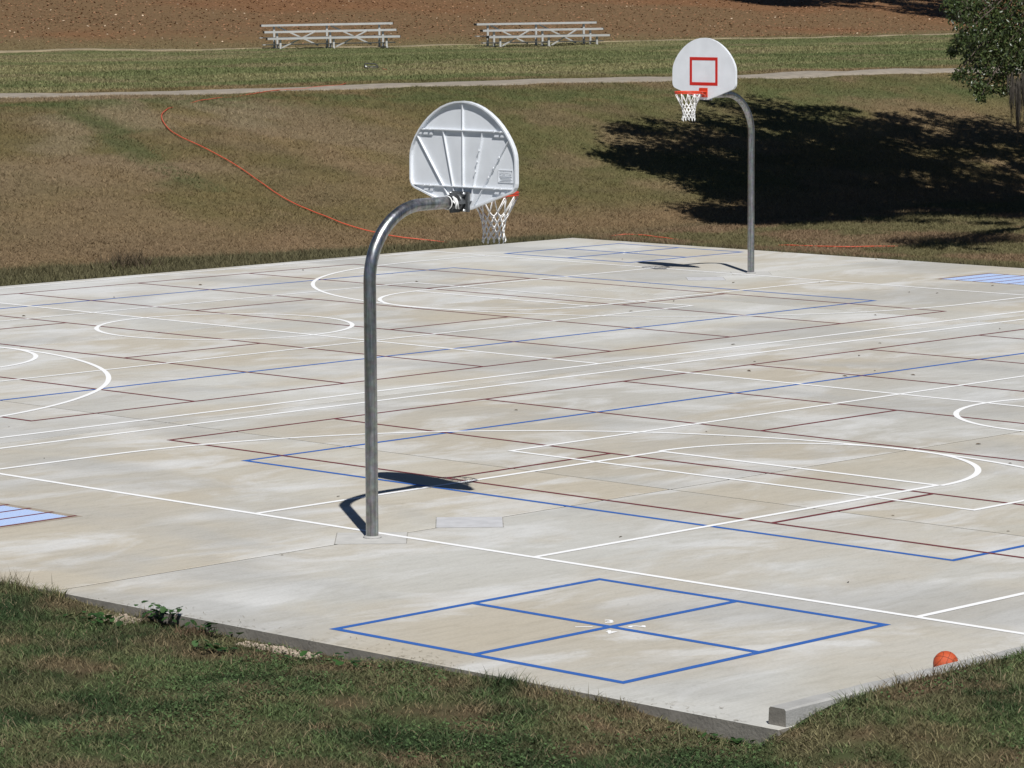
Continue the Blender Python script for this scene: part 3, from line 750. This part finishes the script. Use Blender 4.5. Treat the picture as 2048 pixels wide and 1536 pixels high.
hx = hx + .05 * np.sin(s * 1.1) + .10 * (fbm(s * .35, s * 0, 6, 3) - .5) ; hzz = terrain(hx, hy) + np.where(hz > .03, hz * np.where(hx > 28.4, np.where(hy > 30, .55, .42), .62), hz)
b = MB(); b.tube(list(zip(hx, hy, hzz)), .0115, 7); hose = b.build('garden_hose', M_HOSE)
tag(hose, 'long orange hose snaking down the grassy bank to the court', 'hose')
sp = empty('lawn_sprinkler', (47.58, 50.28, T1(47.58, 50.28)), math.radians(-48))
b = MB(); b.tube([(-.19, -.05, .07), (-.19, .0, .14), (-.17, .02, .17), (.10, .03, .16), (.16, .02, .12), (.20, -.02, .06), (.16, -.06, .04), (-.15, -.07, .04), (-.19, -.05, .06)], .016, 8); b.build('sprinkler_frame', M_BLACKPL, sp)
b = MB(); b.tube([(-.17, -.02, .085), (.17, -.02, .085)], .012, 8); b.build('spray_bar', M_BLACKST, sp)
b = MB(); b.tube([(-.16, -.045, .07), (-.14, -.045, .10)], .026, 8); b.build('spray_nozzle', M_WHITE, sp)
tag(sp, 'black oscillating lawn sprinkler frame lying in the grass beyond the path', 'sprinkler')

# ------------------------------------------------------------------ fallen leaves on the court
LEAVES = [(26.9, 17.74), (26.8, 15.5), (26.58, 14.82), (22.62, 13.38), (22.16, 11.18), (22.31, 10.74), (23.95, 10.87), (18.89, 9.28), (15.86, 6.81), (18.52, 6.74), (14.45, 6.05), (13.22, 4.82), (12.49, 4.72), (13.15, 4.15), (12.11, 5.98), (14.39, 8.2), (21.63, 14.39), (12.99, 6.63), (23.9, 18.92), (18.58, 12.99), (18.63, 21.55), (18.35, 18.46), (15.57, 20.69), (13.27, 20.11), (10.41, 18.74), (1.02, 6.33), (2.36, 8.67), (-1.42, -.12), (3.95, -2.71), (8.49, -.33), (7.51, -1.46), (7.27, 5.43), (1.31, -1.66), (7.31, 2.53), (7.16, 2.13), (3.93, -4.05), (1.26, 2.03), (.87, -4.64), (16.96, 12.42)]
b = MB(); P = [(-.5, 0, .02), (-.3, .13, .10), (.05, .19, .16), (.34, .11, .12), (.55, 0, .05), (.34, -.12, .16), (.02, -.18, .2), (-.3, -.12, .12), (0, 0, .02), (.3, 0, .06)]
b.add(P, [(0, 8, 1), (1, 8, 2), (2, 8, 9), (2, 9, 3), (3, 9, 4), (4, 9, 5), (5, 9, 6), (6, 9, 8), (6, 8, 7), (7, 8, 0)])
lf0 = b.build('fallen_leaf', M_DRYLEAF)
for i, (x, y) in enumerate(LEAVES):
    o = lf0 if i == 0 else link(lf0.copy())
    sc = random.uniform(.038, .068) * (1.15 if x > 8 else .8); o.scale = (sc, sc, sc * random.uniform(.8, 1.5)); o.location = (x, y, .0036); o.rotation_euler = (0, 0, random.uniform(0, 6.3))
    tag(o, 'small dry brown leaf lying loose on the concrete court', 'leaf', 'dry leaves scattered on the court')

# ------------------------------------------------------------------ grass (uncountable: stuff)
fwv = np.array([math.cos(FW), math.sin(FW)]); rtv = np.array([math.sin(FW), -math.cos(FW)])
def ab_to_xy(a, b_): return CAM[0] + a * fwv[0] + b_ * rtv[0], CAM[1] + a * fwv[1] + b_ * rtv[1]
def blades(name, X, Y, hmin, hmax, wid, lean, colf, mat, label, three=False, zoff=0.0, tilt_noise=1.0):
    n = len(X); Z = terrain(X, Y) - .004 + zoff
    h = hmin + (hmax - hmin) * rng.random(n) ** 1.6; ang = rng.random(n) * 2 * PI; la = rng.random(n) * 2 * PI
    h = h * np.where(Y > 58, .55, 1.0) * (.55 + .9 * fbm(X * 5.5, Y * 5.5, 123, 3))
    le = lean * (.25 + rng.random(n)) * h
    dx, dy = np.cos(ang), np.sin(ang); w_ = wid * (.6 + .8 * rng.random(n)) / 2
    base = np.stack([X, Y, Z], -1); side = np.stack([dx * w_, dy * w_, np.zeros(n)], -1); ld = np.stack([np.cos(la) * le, np.sin(la) * le, np.zeros(n)], -1)
    up = np.zeros((n, 3)); up[:, 2] = h
    c = colf(X, Y, n)
    if three:
        V = np.stack([base - side, base + side, base + side * .8 + up * .6 + ld * .35, base - side * .8 + up * .6 + ld * .35, base + up + ld], 1)
        i = np.arange(n)[:, None] * 5
        F = np.concatenate([i + [0, 1, 2], i + [0, 2, 3], i + [3, 2, 4]]); k = 5
        cc = np.repeat(c[:, None, :], 5, 1)
    else:
        V = np.stack([base - side, base + side, base + up + ld], 1); i = np.arange(n)[:, None] * 3; F = i + [0, 1, 2]; k = 3
        cc = np.repeat(c[:, None, :], 3, 1)
    o = np_mesh(name, V.reshape(-1, 3), F, mat, cc.reshape(-1, 3))
    return tag(o, label, 'grass', kind='stuff')
def off_path(X, Y, P, half):
    Q = np.array(P); yc = np.interp(X, Q[:, 0], Q[:, 1]); return np.abs(Y - yc) > half * (1 + .16 * (fbm(X * 1.5, Y * 1.5, 4, 3) - .5) * 4)
def off_slab(X, Y, m_=.0): return (X < SX0 - m_) | (X > SX1 + m_) | (Y < SY0 - m_) | (Y > SY1 + m_)
M_BLADE = attr_mat('grass_blade', .75, .25, trans=.22)
# foreground
N = 900000
a = 18.5 + 13.5 * rng.random(N); bb_ = (rng.random(N) * 2 - 1) * (a * .147 * 1.12 + .8)
X, Y = ab_to_xy(a, bb_)
k = off_slab(X, Y, .012) & ((X < SX0) | (Y < SY0)) 
dens = .38 + .75 * sm((fbm(X * 1.6, Y * 1.6, 61, 4) - .30) / .3)
for qx, qy, qr in DRY: dens = np.where(np.hypot(X - qx, Y - qy) < qr * (.6 + .9 * fbm(X * 3, Y * 3, 8, 2)), dens * .5, dens)
k &= rng.random(N) < dens; X, Y = X[k], Y[k]
X, Y = X[:330000], Y[:330000]
def col_near(X, Y, n):
    c = turf(X, Y) * 1.12; v = rng.random(n)
    c = c * (.45 + 1.15 * v)[:, None]
    strw = rng.random(n) < .08; c[strw] = C(.25, .20, .12) * (.5 + .7 * rng.random((strw.sum(), 1)))
    return c
blades('lawn_grass', X, Y, .010, .056, .0062, 1.7, col_near, M_BLADE, 'patchy green and straw coloured lawn in front of the court', three=True)
# taller tufts along the slab edge and kerb
N = 9000
t = rng.random(N); ey = np.where(t < .62, SY0 + (3.2 - SY0) * rng.random(N), 0); X = np.where(t < .62, SX0 - .02 - .22 * rng.random(N) ** 2, SX0 + 9 * rng.random(N)); Y = np.where(t < .62, ey, SY0 - .02 - .16 * rng.random(N) ** 1.5)
k = (fbm(X * 1.8, Y * 1.8, 70, 3) > .50) | ((t < .62) & (Y > -.2)) | (t > .62); k &= ~((t < .62) & (Y < -7.0)) & ~((t > .62) & (X < -3.3)) & ~((t < .62) & (Y > -3.75) & (Y < -2.4))
X, Y = X[k], Y[k]
blades('edge_grass', X, Y, .04, .115, .006, 1.0, col_near, M_BLADE, 'taller ragged grass fringe along the near court edge and kerb', three=True)
# low clover patches, pale seed stalks and dropped leaves in the lawn
N = 120000
a = 18.5 + 9 * rng.random(N); bb_ = (rng.random(N) * 2 - 1) * (a * .147 * 1.12 + .8); X, Y = ab_to_xy(a, bb_)
k = off_slab(X, Y, .03) & ((X < SX0) | (Y < SY0)) & (fbm(X * .9, Y * .9, 151, 4) + .25 * (rng.random(N) - .5) > .60); X, Y = X[k][:26000], Y[k][:26000]; n = len(X)
B = np.stack([X, Y, terrain(X, Y) + .012 + .022 * rng.random(n)], -1); an = rng.random(n) * 2 * PI; sz = .006 + .007 * rng.random(n)
u = np.stack([np.cos(an) * sz, np.sin(an) * sz, (rng.random(n) - .5) * sz * 1.2], -1); v = np.stack([-np.sin(an) * sz, np.cos(an) * sz, (rng.random(n) - .5) * sz * 1.2], -1)
tag(np_mesh('clover_cover', np.stack([B - u, B + v, B + u, B - v], 1).reshape(-1, 3), np.arange(n * 4).reshape(-1, 4), M_BLADE, np.repeat(C(.075, .125, .045) * (.5 + rng.random((n, 1))), 4, 0)), 'low round-leaved clover patches growing through the near lawn', 'clover', kind='stuff')
N = 5000
a = 18.5 + 10 * rng.random(N); bb_ = (rng.random(N) * 2 - 1) * (a * .147 * 1.12 + .8); X, Y = ab_to_xy(a, bb_)
k = off_slab(X, Y, .03) & ((X < SX0) | (Y < SY0)) & (fbm(X * .7, Y * .7, 161, 3) > .47); X, Y = X[k][:520], Y[k][:520]
blades('seed_stalks', X, Y, .06, .19, .0042, .9, lambda X, Y, n: C(.24, .22, .13) * (.6 + .7 * rng.random((n, 1))), M_BLADE, 'thin pale seed stalks standing above the near lawn', three=True)
# bank and toe
N = 900000
a = 52 + 52 * rng.random(N); bb_ = (rng.random(N) * 2 - 1) * (a * .147 * 1.12 + 1.0)
X, Y = ab_to_xy(a, bb_)
k = off_slab(X, Y, .03) & ((Y > SY1) | (X > SX1)) & (Y < 43) & off_path(X, Y, PATH, 1.1) & (terrain(X, Y) < 3)
X, Y = X[k][:520000], Y[k][:520000]
def col_far(X, Y, n):
    c = turf(X, Y) * 1.26; v = rng.random(n); c = c * (.66 + .68 * v)[:, None]
    return c
blades('bank_grass', X, Y, .025, .070, .014, 1.6, col_far, M_BLADE, 'dry olive brown grass covering the bank behind the court')
# lawn beyond the path
N = 620000
a = 80 + 66 * rng.random(N); bb_ = (rng.random(N) * 2 - 1) * (a * .147 * 1.10 + 1.0)
X, Y = ab_to_xy(a, bb_)
k = (Y > 34) & off_path(X, Y, PATH, 1.1) & off_path(X, Y, TRK, .35) & (Y + .12 * (X - 60) < 73) & (Y + .12 * (X - 40) > 41.5)
X, Y = X[k][:330000], Y[k][:330000]
blades('level_lawn_grass', X, Y, .03, .075, .030, 1.1, col_far, M_BLADE, 'greener mown grass between the path and the bleachers')
# longer tufts in the strip beside the far slab edges
N = 45000
t = rng.random(N); X = np.where(t < .6, 8 + 19 * rng.random(N), SX1 + .03 + .6 * rng.random(N)); Y = np.where(t < .6, SY1 + .03 + np.interp(X, [8, 18, 25, 27], [2.2, 1.75, 1.0, .8]) * rng.random(N), 8 + 15.5 * rng.random(N))
blades('verge_grass', X, Y, .05, .13, .018, .8, col_far, M_BLADE, 'dark green verge grass along the far edges of the court slab')

N = 800
t = rng.random(N); X = np.where(t < .6, SX0 + .01 + .30 * rng.random(N) ** 2.2, -3.6 + 5 * rng.random(N)); Y = np.where(t < .6, SY0 + .3 + 11 * rng.random(N), SY0 + .17 + .25 * rng.random(N) ** 2.2)
k = fbm(X * 1.2, Y * 1.2, 71, 3) > .46; X, Y = X[k], Y[k]; n = len(X); an = rng.random(n) * 2 * PI; l = .008 + .022 * rng.random(n)
u = np.stack([np.cos(an) * l, np.sin(an) * l, np.full(n, .002)], -1); v = np.stack([-np.sin(an) * .0016, np.cos(an) * .0016, np.zeros(n)], -1); B = np.stack([X, Y, np.full(n, .006)], -1)
tag(np_mesh('grass_clippings', np.stack([B - u - v, B + u - v, B + u + v, B - u + v], 1).reshape(-1, 3), np.arange(n * 4).reshape(-1, 4), M_BLADE, np.repeat(C(.24, .19, .11) * (.4 + .9 * rng.random((n, 1))), 4, 0)), 'dry grass clippings scattered along the near rim of the slab', 'clippings', kind='stuff')
# leaf litter on the rise behind the bleachers
N = 150000
a = 112 + 85 * rng.random(N); bb_ = (rng.random(N) * 2 - 1) * (a * .147 * 1.10 + 1.5)
X, Y = ab_to_xy(a, bb_); Yt = Y + .12 * (X - 60)
k = (Yt > 70.5 + 5.0 * rng.random(N)) & (Y < 100); X, Y = X[k], Y[k]; n = len(X)
Z = terrain(X, Y) + .01
sz = .018 + .044 * rng.random(n) ** 2.4; an = rng.random(n) * 2 * PI
u = np.stack([np.cos(an) * sz, np.sin(an) * sz, (rng.random(n) - .35) * sz * .75], -1); v = np.stack([-np.sin(an) * sz * .6, np.cos(an) * sz * .6, (rng.random(n) - .35) * sz * .75], -1)
B = np.stack([X, Y, Z + sz * .3], -1)
V = np.stack([B - u, B + v, B + u, B - v], 1).reshape(-1, 3); F = np.arange(n * 4).reshape(-1, 4)
q = rng.random(n)[:, None]; c = np.where(q < .55, C(.225, .115, .058), np.where(q < .88, C(.26, .145, .08), np.where(q < .965, C(.165, .088, .05), C(.52, .40, .28)))) * (.75 + .5 * rng.random((n, 1)))
M_LITTER = attr_mat('leaf_litter', .8, .3)
tag(np_mesh('leaf_litter', V, F, M_LITTER, np.repeat(c, 4, 0)), 'rust brown fallen leaves carpeting the rise behind the bleachers', 'leaf litter', kind='stuff')

# ------------------------------------------------------------------ broadleaf weeds, dry tuft, rubble at the slab edge
M_WEED = attr_mat('weed_leaf', .5, .5, trans=.2)
def weed(x, y, spread, nl, hmax, label):
    z0 = T1(x, y); root = empty('broadleaf_weed', (x, y, z0)); V = []; F = []; cs = []; st = MB()
    rw = random.Random(int(x * 991 + y * 77))
    for i in range(nl):
        dx, dy = rw.gauss(0, spread * .35), rw.gauss(0, spread); hh = hmax * (.25 + .75 * rw.random()); s = rw.uniform(.018, .034)
        ang = rw.uniform(0, 6.3); tl = rw.uniform(-.5, .9); n0 = len(V)
        cx, cy, cz = dx, dy, hh
        for k in range(7):
            t = 2 * PI * k / 7; lx, ly = s * math.cos(t), s * 1.05 * math.sin(t); 
            X_ = lx * math.cos(ang) - ly * math.sin(ang); Y_ = lx * math.sin(ang) + ly * math.cos(ang)
            V.append((cx + X_, cy + Y_, cz + tl * lx + .25 * abs(ly)))
        V.append((cx, cy, cz)); F += [(n0 + k, n0 + (k + 1) % 7, n0 + 7) for k in range(7)]
        g = rw.uniform(.6, 1.3); cs += [(.035 * g, .085 * g, .02 * g)] * 8
        if i % 2 == 0: st.tube([(dx * .5, dy * .8, -.01), (dx * .8, dy * .9, hh * .6), (dx, dy, hh)], .0025, 4)
    np_mesh('leaves', np.array(V), np.array(F), M_WEED, np.array(cs), root); st.build('stem', M_TWIG, root)['kind'] = 'stuff'
    tag(root, label, 'weed', 'broadleaf weeds along the near court edge')
weed(-3.98, -1.48, .13, 46, .17, 'tall round-leaved green weed overhanging the near slab edge')
weed(-4.02, -2.12, .16, 22, .12, 'thin trailing round-leaved weed beside a dry tuft at slab edge')
weed(-4.25, -1.05, .17, 34, .07, 'low leafy weed in front of the crumbled mortar mound')
weed(-4.45, -2.75, .15, 26, .06, 'low green weed patch in front of the pale rubble strip')
weed(-4.18, -3.9, .22, 26, .06, 'flat leafy weed growing at the right end of the rubble strip')
weed(-4.02, -7.5, .10, 16, .06, 'small green weed below the slab corner by the kerb end')
def tuft(x, y, n, h, spread, label, colr):
    root_z = T1(x, y); V = []; F = []; cs = []; rw = random.Random(int(x * 13 + y * 7))
    for i in range(n):
        bx, by = rw.gauss(0, spread * .45), rw.gauss(0, spread * .45); la = rw.uniform(0, 6.3); le = rw.uniform(.1, .8) * h; hh = h * rw.uniform(.4, 1); wv = .004 + .003 * (h > .2) * 2; n0 = len(V)
        ang = rw.uniform(0, 6.3); sx, sy = wv * math.cos(ang), wv * math.sin(ang)
        V += [(bx - sx, by - sy, -.01), (bx + sx, by + sy, -.01), (bx + math.cos(la) * le, by + math.sin(la) * le, hh)]; F.append((n0, n0 + 1, n0 + 2))
        g = rw.uniform(.5, 1.4); cs += [tuple(c_ * g for c_ in colr)] * 3
    o = empty('grass_tuft', (x, y, root_z)); np_mesh('blades', np.array(V), np.array(F), M_BLADE, np.array(cs), o)['kind'] = 'stuff'
    tag(o, label, 'grass tuft', 'standing grass tufts')
tuft(17.3, 24.6, 170, .36, .55, 'dry brown weed tuft standing at the far left slab edge', (.105, .08, .05))
tuft(-4.05, -1.98, 160, .11, .16, 'dead brown tuft between two leafy weeds at near slab edge', (.17, .115, .07))
tuft(-3.98, .55, 60, .16, .25, 'sparse tall grass tuft at the far left of the near edge', (.12, .10, .055))
def rubble(x, y, lx, ly, n, label):
    root = empty('rubble_heap', (x, y, T1(x, y))); rw = random.Random(int(x * 31 + y * 17))
    big = MB()
    for i in range(n):
        cx, cy = rw.uniform(-lx, lx), rw.uniform(-ly, ly); s = rw.uniform(.006, .020) * (1 if i % 9 else 1.7); bq = MB(); N_ = 8; pts = []
        for k in range(N_):
            t = 2 * PI * k / N_; rrr = s * rw.uniform(.65, 1.15); pts.append((cx + rrr * math.cos(t), cy + rrr * math.sin(t)))
        v = [(px_, py_, -.02) for px_, py_ in pts] + [(cx + (px_ - cx) * .55, cy + (py_ - cy) * .55, s * rw.uniform(.5, 1.0)) for px_, py_ in pts]
        big.add(v, [tuple(range(N_, 2 * N_))] + [(k, (k + 1) % N_, N_ + (k + 1) % N_, N_ + k) for k in range(N_)])
    o = big.build('rubble_pieces', M_RUBBLE, root); o['kind'] = 'stuff'
    tag(root, label, 'rubble', 'crumbled mortar heaps')
rubble(-4.03, -2.95, .07, .42, 420, 'strip of pale crumbled mortar against the exposed slab side')
rubble(-4.05, -1.02, .12, .26, 320, 'small mound of crumbled mortar left of the tall weed')

# ------------------------------------------------------------------ trees
M_LEAF = attr_mat('oak_leaf', .38, .5, trans=.15)
def leaf_cloud(centres, radii, counts, L, Wd, hang=.35, quad=False):
    P = []; 
    for c_, r_c, n_ in zip(centres, radii, counts):
        v = rng.normal(size=(n_, 3)); v /= np.linalg.norm(v, axis=1)[:, None]; rr_ = rng.random(n_) ** .45
        P.append(np.array(c_) + v * rr_[:, None] * np.array(r_c))
    P = np.concatenate(P); n = len(P)
    d = rng.normal(size=(n, 3)); d[:, 2] -= hang; d /= np.linalg.norm(d, axis=1)[:, None]
    e = rng.normal(size=(n, 3)); e -= (e * d).sum(1)[:, None] * d; e /= np.linalg.norm(e, axis=1)[:, None]
    nn = np.cross(d, e); l = L * (.7 + .6 * rng.random(n))[:, None]; w_ = Wd * (.7 + .6 * rng.random(n))[:, None]
    g = (.55 + .9 * rng.random(n))[:, None]; mixv = rng.random(n)[:, None]
    c = (C(.040, .062, .020) * (1 - mixv) + C(.062, .082, .024) * mixv) * g
    if quad:
        V = np.stack([P, P + d * l * .5 + e * w_ * .5, P + d * l, P + d * l * .5 - e * w_ * .5], 1)
        return V.reshape(-1, 3), np.arange(n * 4).reshape(-1, 4), np.repeat(c, 4, 0)
    V = np.stack([P, P + d * l * .35 + e * w_ * .5 + nn * w_ * .12, P + d * l * .72 + e * w_ * .42 + nn * w_ * .10, P + d * l, P + d * l * .72 - e * w_ * .42 + nn * w_ * .10, P + d * l * .35 - e * w_ * .5 + nn * w_ * .12], 1)
    i = np.arange(n)[:, None] * 6
    F = np.concatenate([i + [0, 1, 2, 3], i + [0, 3, 4, 5]])
    return V.reshape(-1, 3), F, np.repeat(c, 6, 0)
def clumps(lobes, per, r0, r1, seed):
    """break big lobes into many small leaf clumps, leaving gaps"""
    rg = np.random.default_rng(seed); out_c = []; out_r = []
    for (cx, cy, cz), (rx, ry, rz) in lobes:
        for _ in range(per):
            v = rg.normal(size=3); v /= np.linalg.norm(v); rr_ = rg.random() ** .5
            out_c.append((cx + v[0] * rx * rr_, cy + v[1] * ry * rr_, cz + v[2] * rz * rr_)); r = rg.uniform(r0, r1); out_r.append((r, r, r * .6))
    return out_c, out_r
def limb(b, p0, p1, r0, r1, sag=0.0, n=8, wob=.25, seed=0):
    rw = random.Random(seed); p0 = Vector(p0); p1 = Vector(p1); pts = []; rs = []
    for k in range(n + 1):
        t = k / n; q = p0.lerp(p1, t); q.z += sag * math.sin(PI * t)
        if 0 < k < n: q += Vector((rw.uniform(-1, 1), rw.uniform(-1, 1), rw.uniform(-1, 1))) * wob * .4
        pts.append(q); rs.append(r0 + (r1 - r0) * t)
    b.tube(pts, rs, 10)
# spreading oak at the right, its trunk just outside the picture
TX, TY = 40.2, 18.2; TZ = T1(TX, TY)
oak = empty('oak_tree', (TX, TY, TZ))
def lo(q): return (q[0] - TX, q[1] - TY, q[2] - TZ)
b = MB(); b.tube([(0, 0, -.2), (.02, 0, .3), (.05, .02, 1.2), (.05, .08, 2.4), (.0, .1, 3.4)], [.75, .58, .48, .46, .50], 16); b.build('trunk', M_TWIG, oak)
ROT = math.radians(0)
lobes = [((40.0, 20.8, 9.6), (5.6, 5.2, 2.6)), ((35.2, 22.6, 7.6), (2.8, 3.0, 1.6)), ((34.0, 24.7, 7.3), (1.8, 1.8, .9)), ((37.0, 25.8, 8.6), (3.0, 2.4, 1.6)), ((41.6, 27.0, 9.0), (3.4, 2.6, 1.8)), ((45.4, 24.6, 8.8), (3.4, 3.2, 1.8)),
         ((46.5, 19.0, 8.0), (3.8, 4.2, 2.0)), ((41.5, 13.8, 7.6), (4.2, 3.2, 2.0)), ((31.4, 19.4, 6.9), (2.2, 2.4, 1.3)), ((30.6, 19.8, 6.6), (1.3, 1.3, .7)), ((34.5, 17.0, 7.2), (3.0, 3.0, 1.7)), ((37.5, 17.0, 10.8), (3.8, 3.8, 1.8)), ((37.0, 22.0, 8.0), (3.4, 3.0, 1.4)), ((44.5, 21.5, 9.5), (3.6, 3.4, 1.6)), ((40.0, 24.0, 10.2), (3.4, 3.0, 1.6)), ((48.8, 22.8, 8.6), (3.2, 3.4, 1.6)), ((36.6, 19.2, 8.2), (3.2, 2.6, 1.4)), ((34.0, 20.4, 7.0), (2.4, 2.0, 1.1)), ((43.0, 17.0, 8.6), (3.4, 3.2, 1.6)), ((33.3, 21.5, 7.2), (1.8, 1.8, .9)), ((38.5, 23.5, 8.2), (3.2, 2.6, 1.3))]
cc, rr2 = clumps(lobes, 50, .45, 1.0, 11)
cc = [lo(q) for q in cc]
bl_ = MB()
for i, ((cx, cy, cz), _) in enumerate(lobes):
    st_ = (0, .1, 3.0); e = lo((cx, cy, cz - .3)); limb(bl_, st_, e, .26, .07, .5, seed=i)
    rw = random.Random(i)
    for k in range(5):
        e2 = (e[0] + rw.uniform(-2, 2), e[1] + rw.uniform(-2, 2), e[2] + rw.uniform(-.6, 1.2)); limb(bl_, e, e2, .06, .015, .1, 5, .2, seed=i * 7 + k)
V, F, c = leaf_cloud(cc, rr2, [150] * len(cc), .21, .12, quad=True)
np_mesh('crown', V, F, M_LEAF, c, oak)
# low drooping boughs that hang into view, fine leaved
BOUGHS = [(28.88, 14.83, 4.32, 0.56), (28.5, 14.94, 4.39, 0.3), (28.6, 15.27, 4.47, 0.2), (28.31, 14.57, 4.0, 0.32), (28.07, 14.66, 3.92, 0.14), (28.73, 14.85, 3.7, 0.3), (28.27, 14.89, 3.74, 0.14), (28.22, 14.94, 3.63, 0.09), (29.14, 14.86, 3.87, 0.4), (29.25, 14.61, 4.14, 0.54), (29.87, 14.68, 4.18, 0.54), (29.1, 14.33, 3.7, 0.43), (30.02, 14.67, 3.64, 0.5), (28.71, 14.72, 3.4, 0.29), (28.27, 14.75, 3.25, 0.16), (28.12, 14.76, 3.23, 0.08), (29.21, 14.79, 3.34, 0.34), (28.57, 14.72, 3.06, 0.18), (28.68, 14.61, 2.99, 0.14), (28.49, 14.52, 2.81, 0.08), (29.07, 14.65, 3.01, 0.16), (29.48, 14.65, 3.29, 0.32), (29.12, 14.44, 2.95, 0.13), (29.91, 14.64, 3.28, 0.33), (30.48, 14.62, 3.99, 0.64), (30.58, 14.52, 3.45, 0.46), (31.08, 14.44, 4.16, 0.73), (29.39, 14.89, 4.89, 0.68), (30.22, 14.61, 4.89, 0.77), (28.85, 15.15, 4.76, 0.36)]      # x, y, z, radius of each spray of leaves
dc = []; dr = []; dn = []
for qx, qy, qz, r in BOUGHS:
    dc.append(lo((qx, qy, qz))); dr.append((r, r * 1.2, r)); dn.append(int(60 + 1900 * r ** 1.9))
V, F, c = leaf_cloud(dc, dr, dn, .085, .034, .6)
np_mesh('low_bough_leaves', V, F, M_LEAF, c, oak)
hub = lo((32.6, 14.6, 5.9)); limb(bl_, (0, .1, 2.9), hub, .24, .09, .7, seed=50)
for i, q in enumerate(dc):
    q2 = Vector(q) + Vector((0, 0, dr[i][2] * .3)); limb(bl_, hub, q2, .035, .008, .25, 7, .18, seed=80 + i)
bl_.build('limb', M_TWIG, oak)
# hanging moss
ms = MB(); rw = random.Random(9)
for mx_, my_, z0, z1, wd, n_ in [(28.88, 14.12, 3.22, 2.32, 0.071, 26), (28.96, 14.04, 3.14, 2.0, 0.098, 46), (29.02, 13.97, 3.22, 2.43, 0.071, 24), (29.13, 13.87, 3.31, 2.23, 0.08, 30)]:
    for k in range(n_):
        g = rw.gauss(0, .5); h_ = rw.gauss(0, .5); ze = z1 + (abs(g) * .53 * rw.random() + rw.random() * .53) * .9
        p0 = Vector(lo((mx_ + .7 * g * wd + .7 * h_ * wd, my_ - .7 * g * wd + .7 * h_ * wd, z0 + rw.uniform(-.12, .07)))); p1 = Vector(lo((mx_ + .35 * g * wd + rw.uniform(-.012, .012), my_ - .35 * g * wd + rw.uniform(-.012, .012), ze)))
        mid = p0.lerp(p1, .5) + Vector((rw.uniform(-.03, .03), rw.uniform(-.03, .03), 0))
        ms.tube([p0, mid, p1], [.007, .008, .002], 4)
ms.build('hanging_moss', M_MOSS, oak)
tag(oak, 'spreading oak at the right edge with low leafy boughs and hanging moss', 'tree', 'trees beside the court and rise')
# tree on the rise, mostly above the picture, shading the leaf litter
SX_, SY_ = 105.6, 72.6; SZ_ = T1(SX_, SY_)
tr2 = empty('shade_tree', (SX_, SY_, SZ_)); b = MB(); b.tube([(0, 0, -.2), (0, 0, .5), (.1, 0, 3), (.1, .1, 6)], [.42, .34, .28, .24], 12); b.build('trunk', M_TWIG, tr2)
lob2 = [((0, 0, 11.5), (5, 5, 2.6)), ((-4.5, 2.0, 11.0), (3.4, 3, 1.8)), ((4.5, 1.0, 10.0), (4, 3.6, 2.0)), ((-1, -3, 9.5), (3.5, 3, 1.6)), ((0, 4, 12.4), (3.6, 3, 2)), ((-7.6, 2.6, 10.6), (1.9, 1.9, 1))]
b = MB()
for i, ((cx, cy, cz), _) in enumerate(lob2): limb(b, (.1, .1, 5.6), (cx, cy, cz), .18, .05, .3, seed=200 + i)
b.build('limb', M_TWIG, tr2)
cc, rr2 = clumps(lob2, 40, .6, 1.2, 13)
V, F, c = leaf_cloud(cc, rr2, [110] * len(cc), .30, .17, quad=True); np_mesh('crown', V, F, M_LEAF, c, tr2)
tag(tr2, 'tree on the far rise behind the oak boughs, shading the leaves', 'tree', 'trees beside the court and rise')
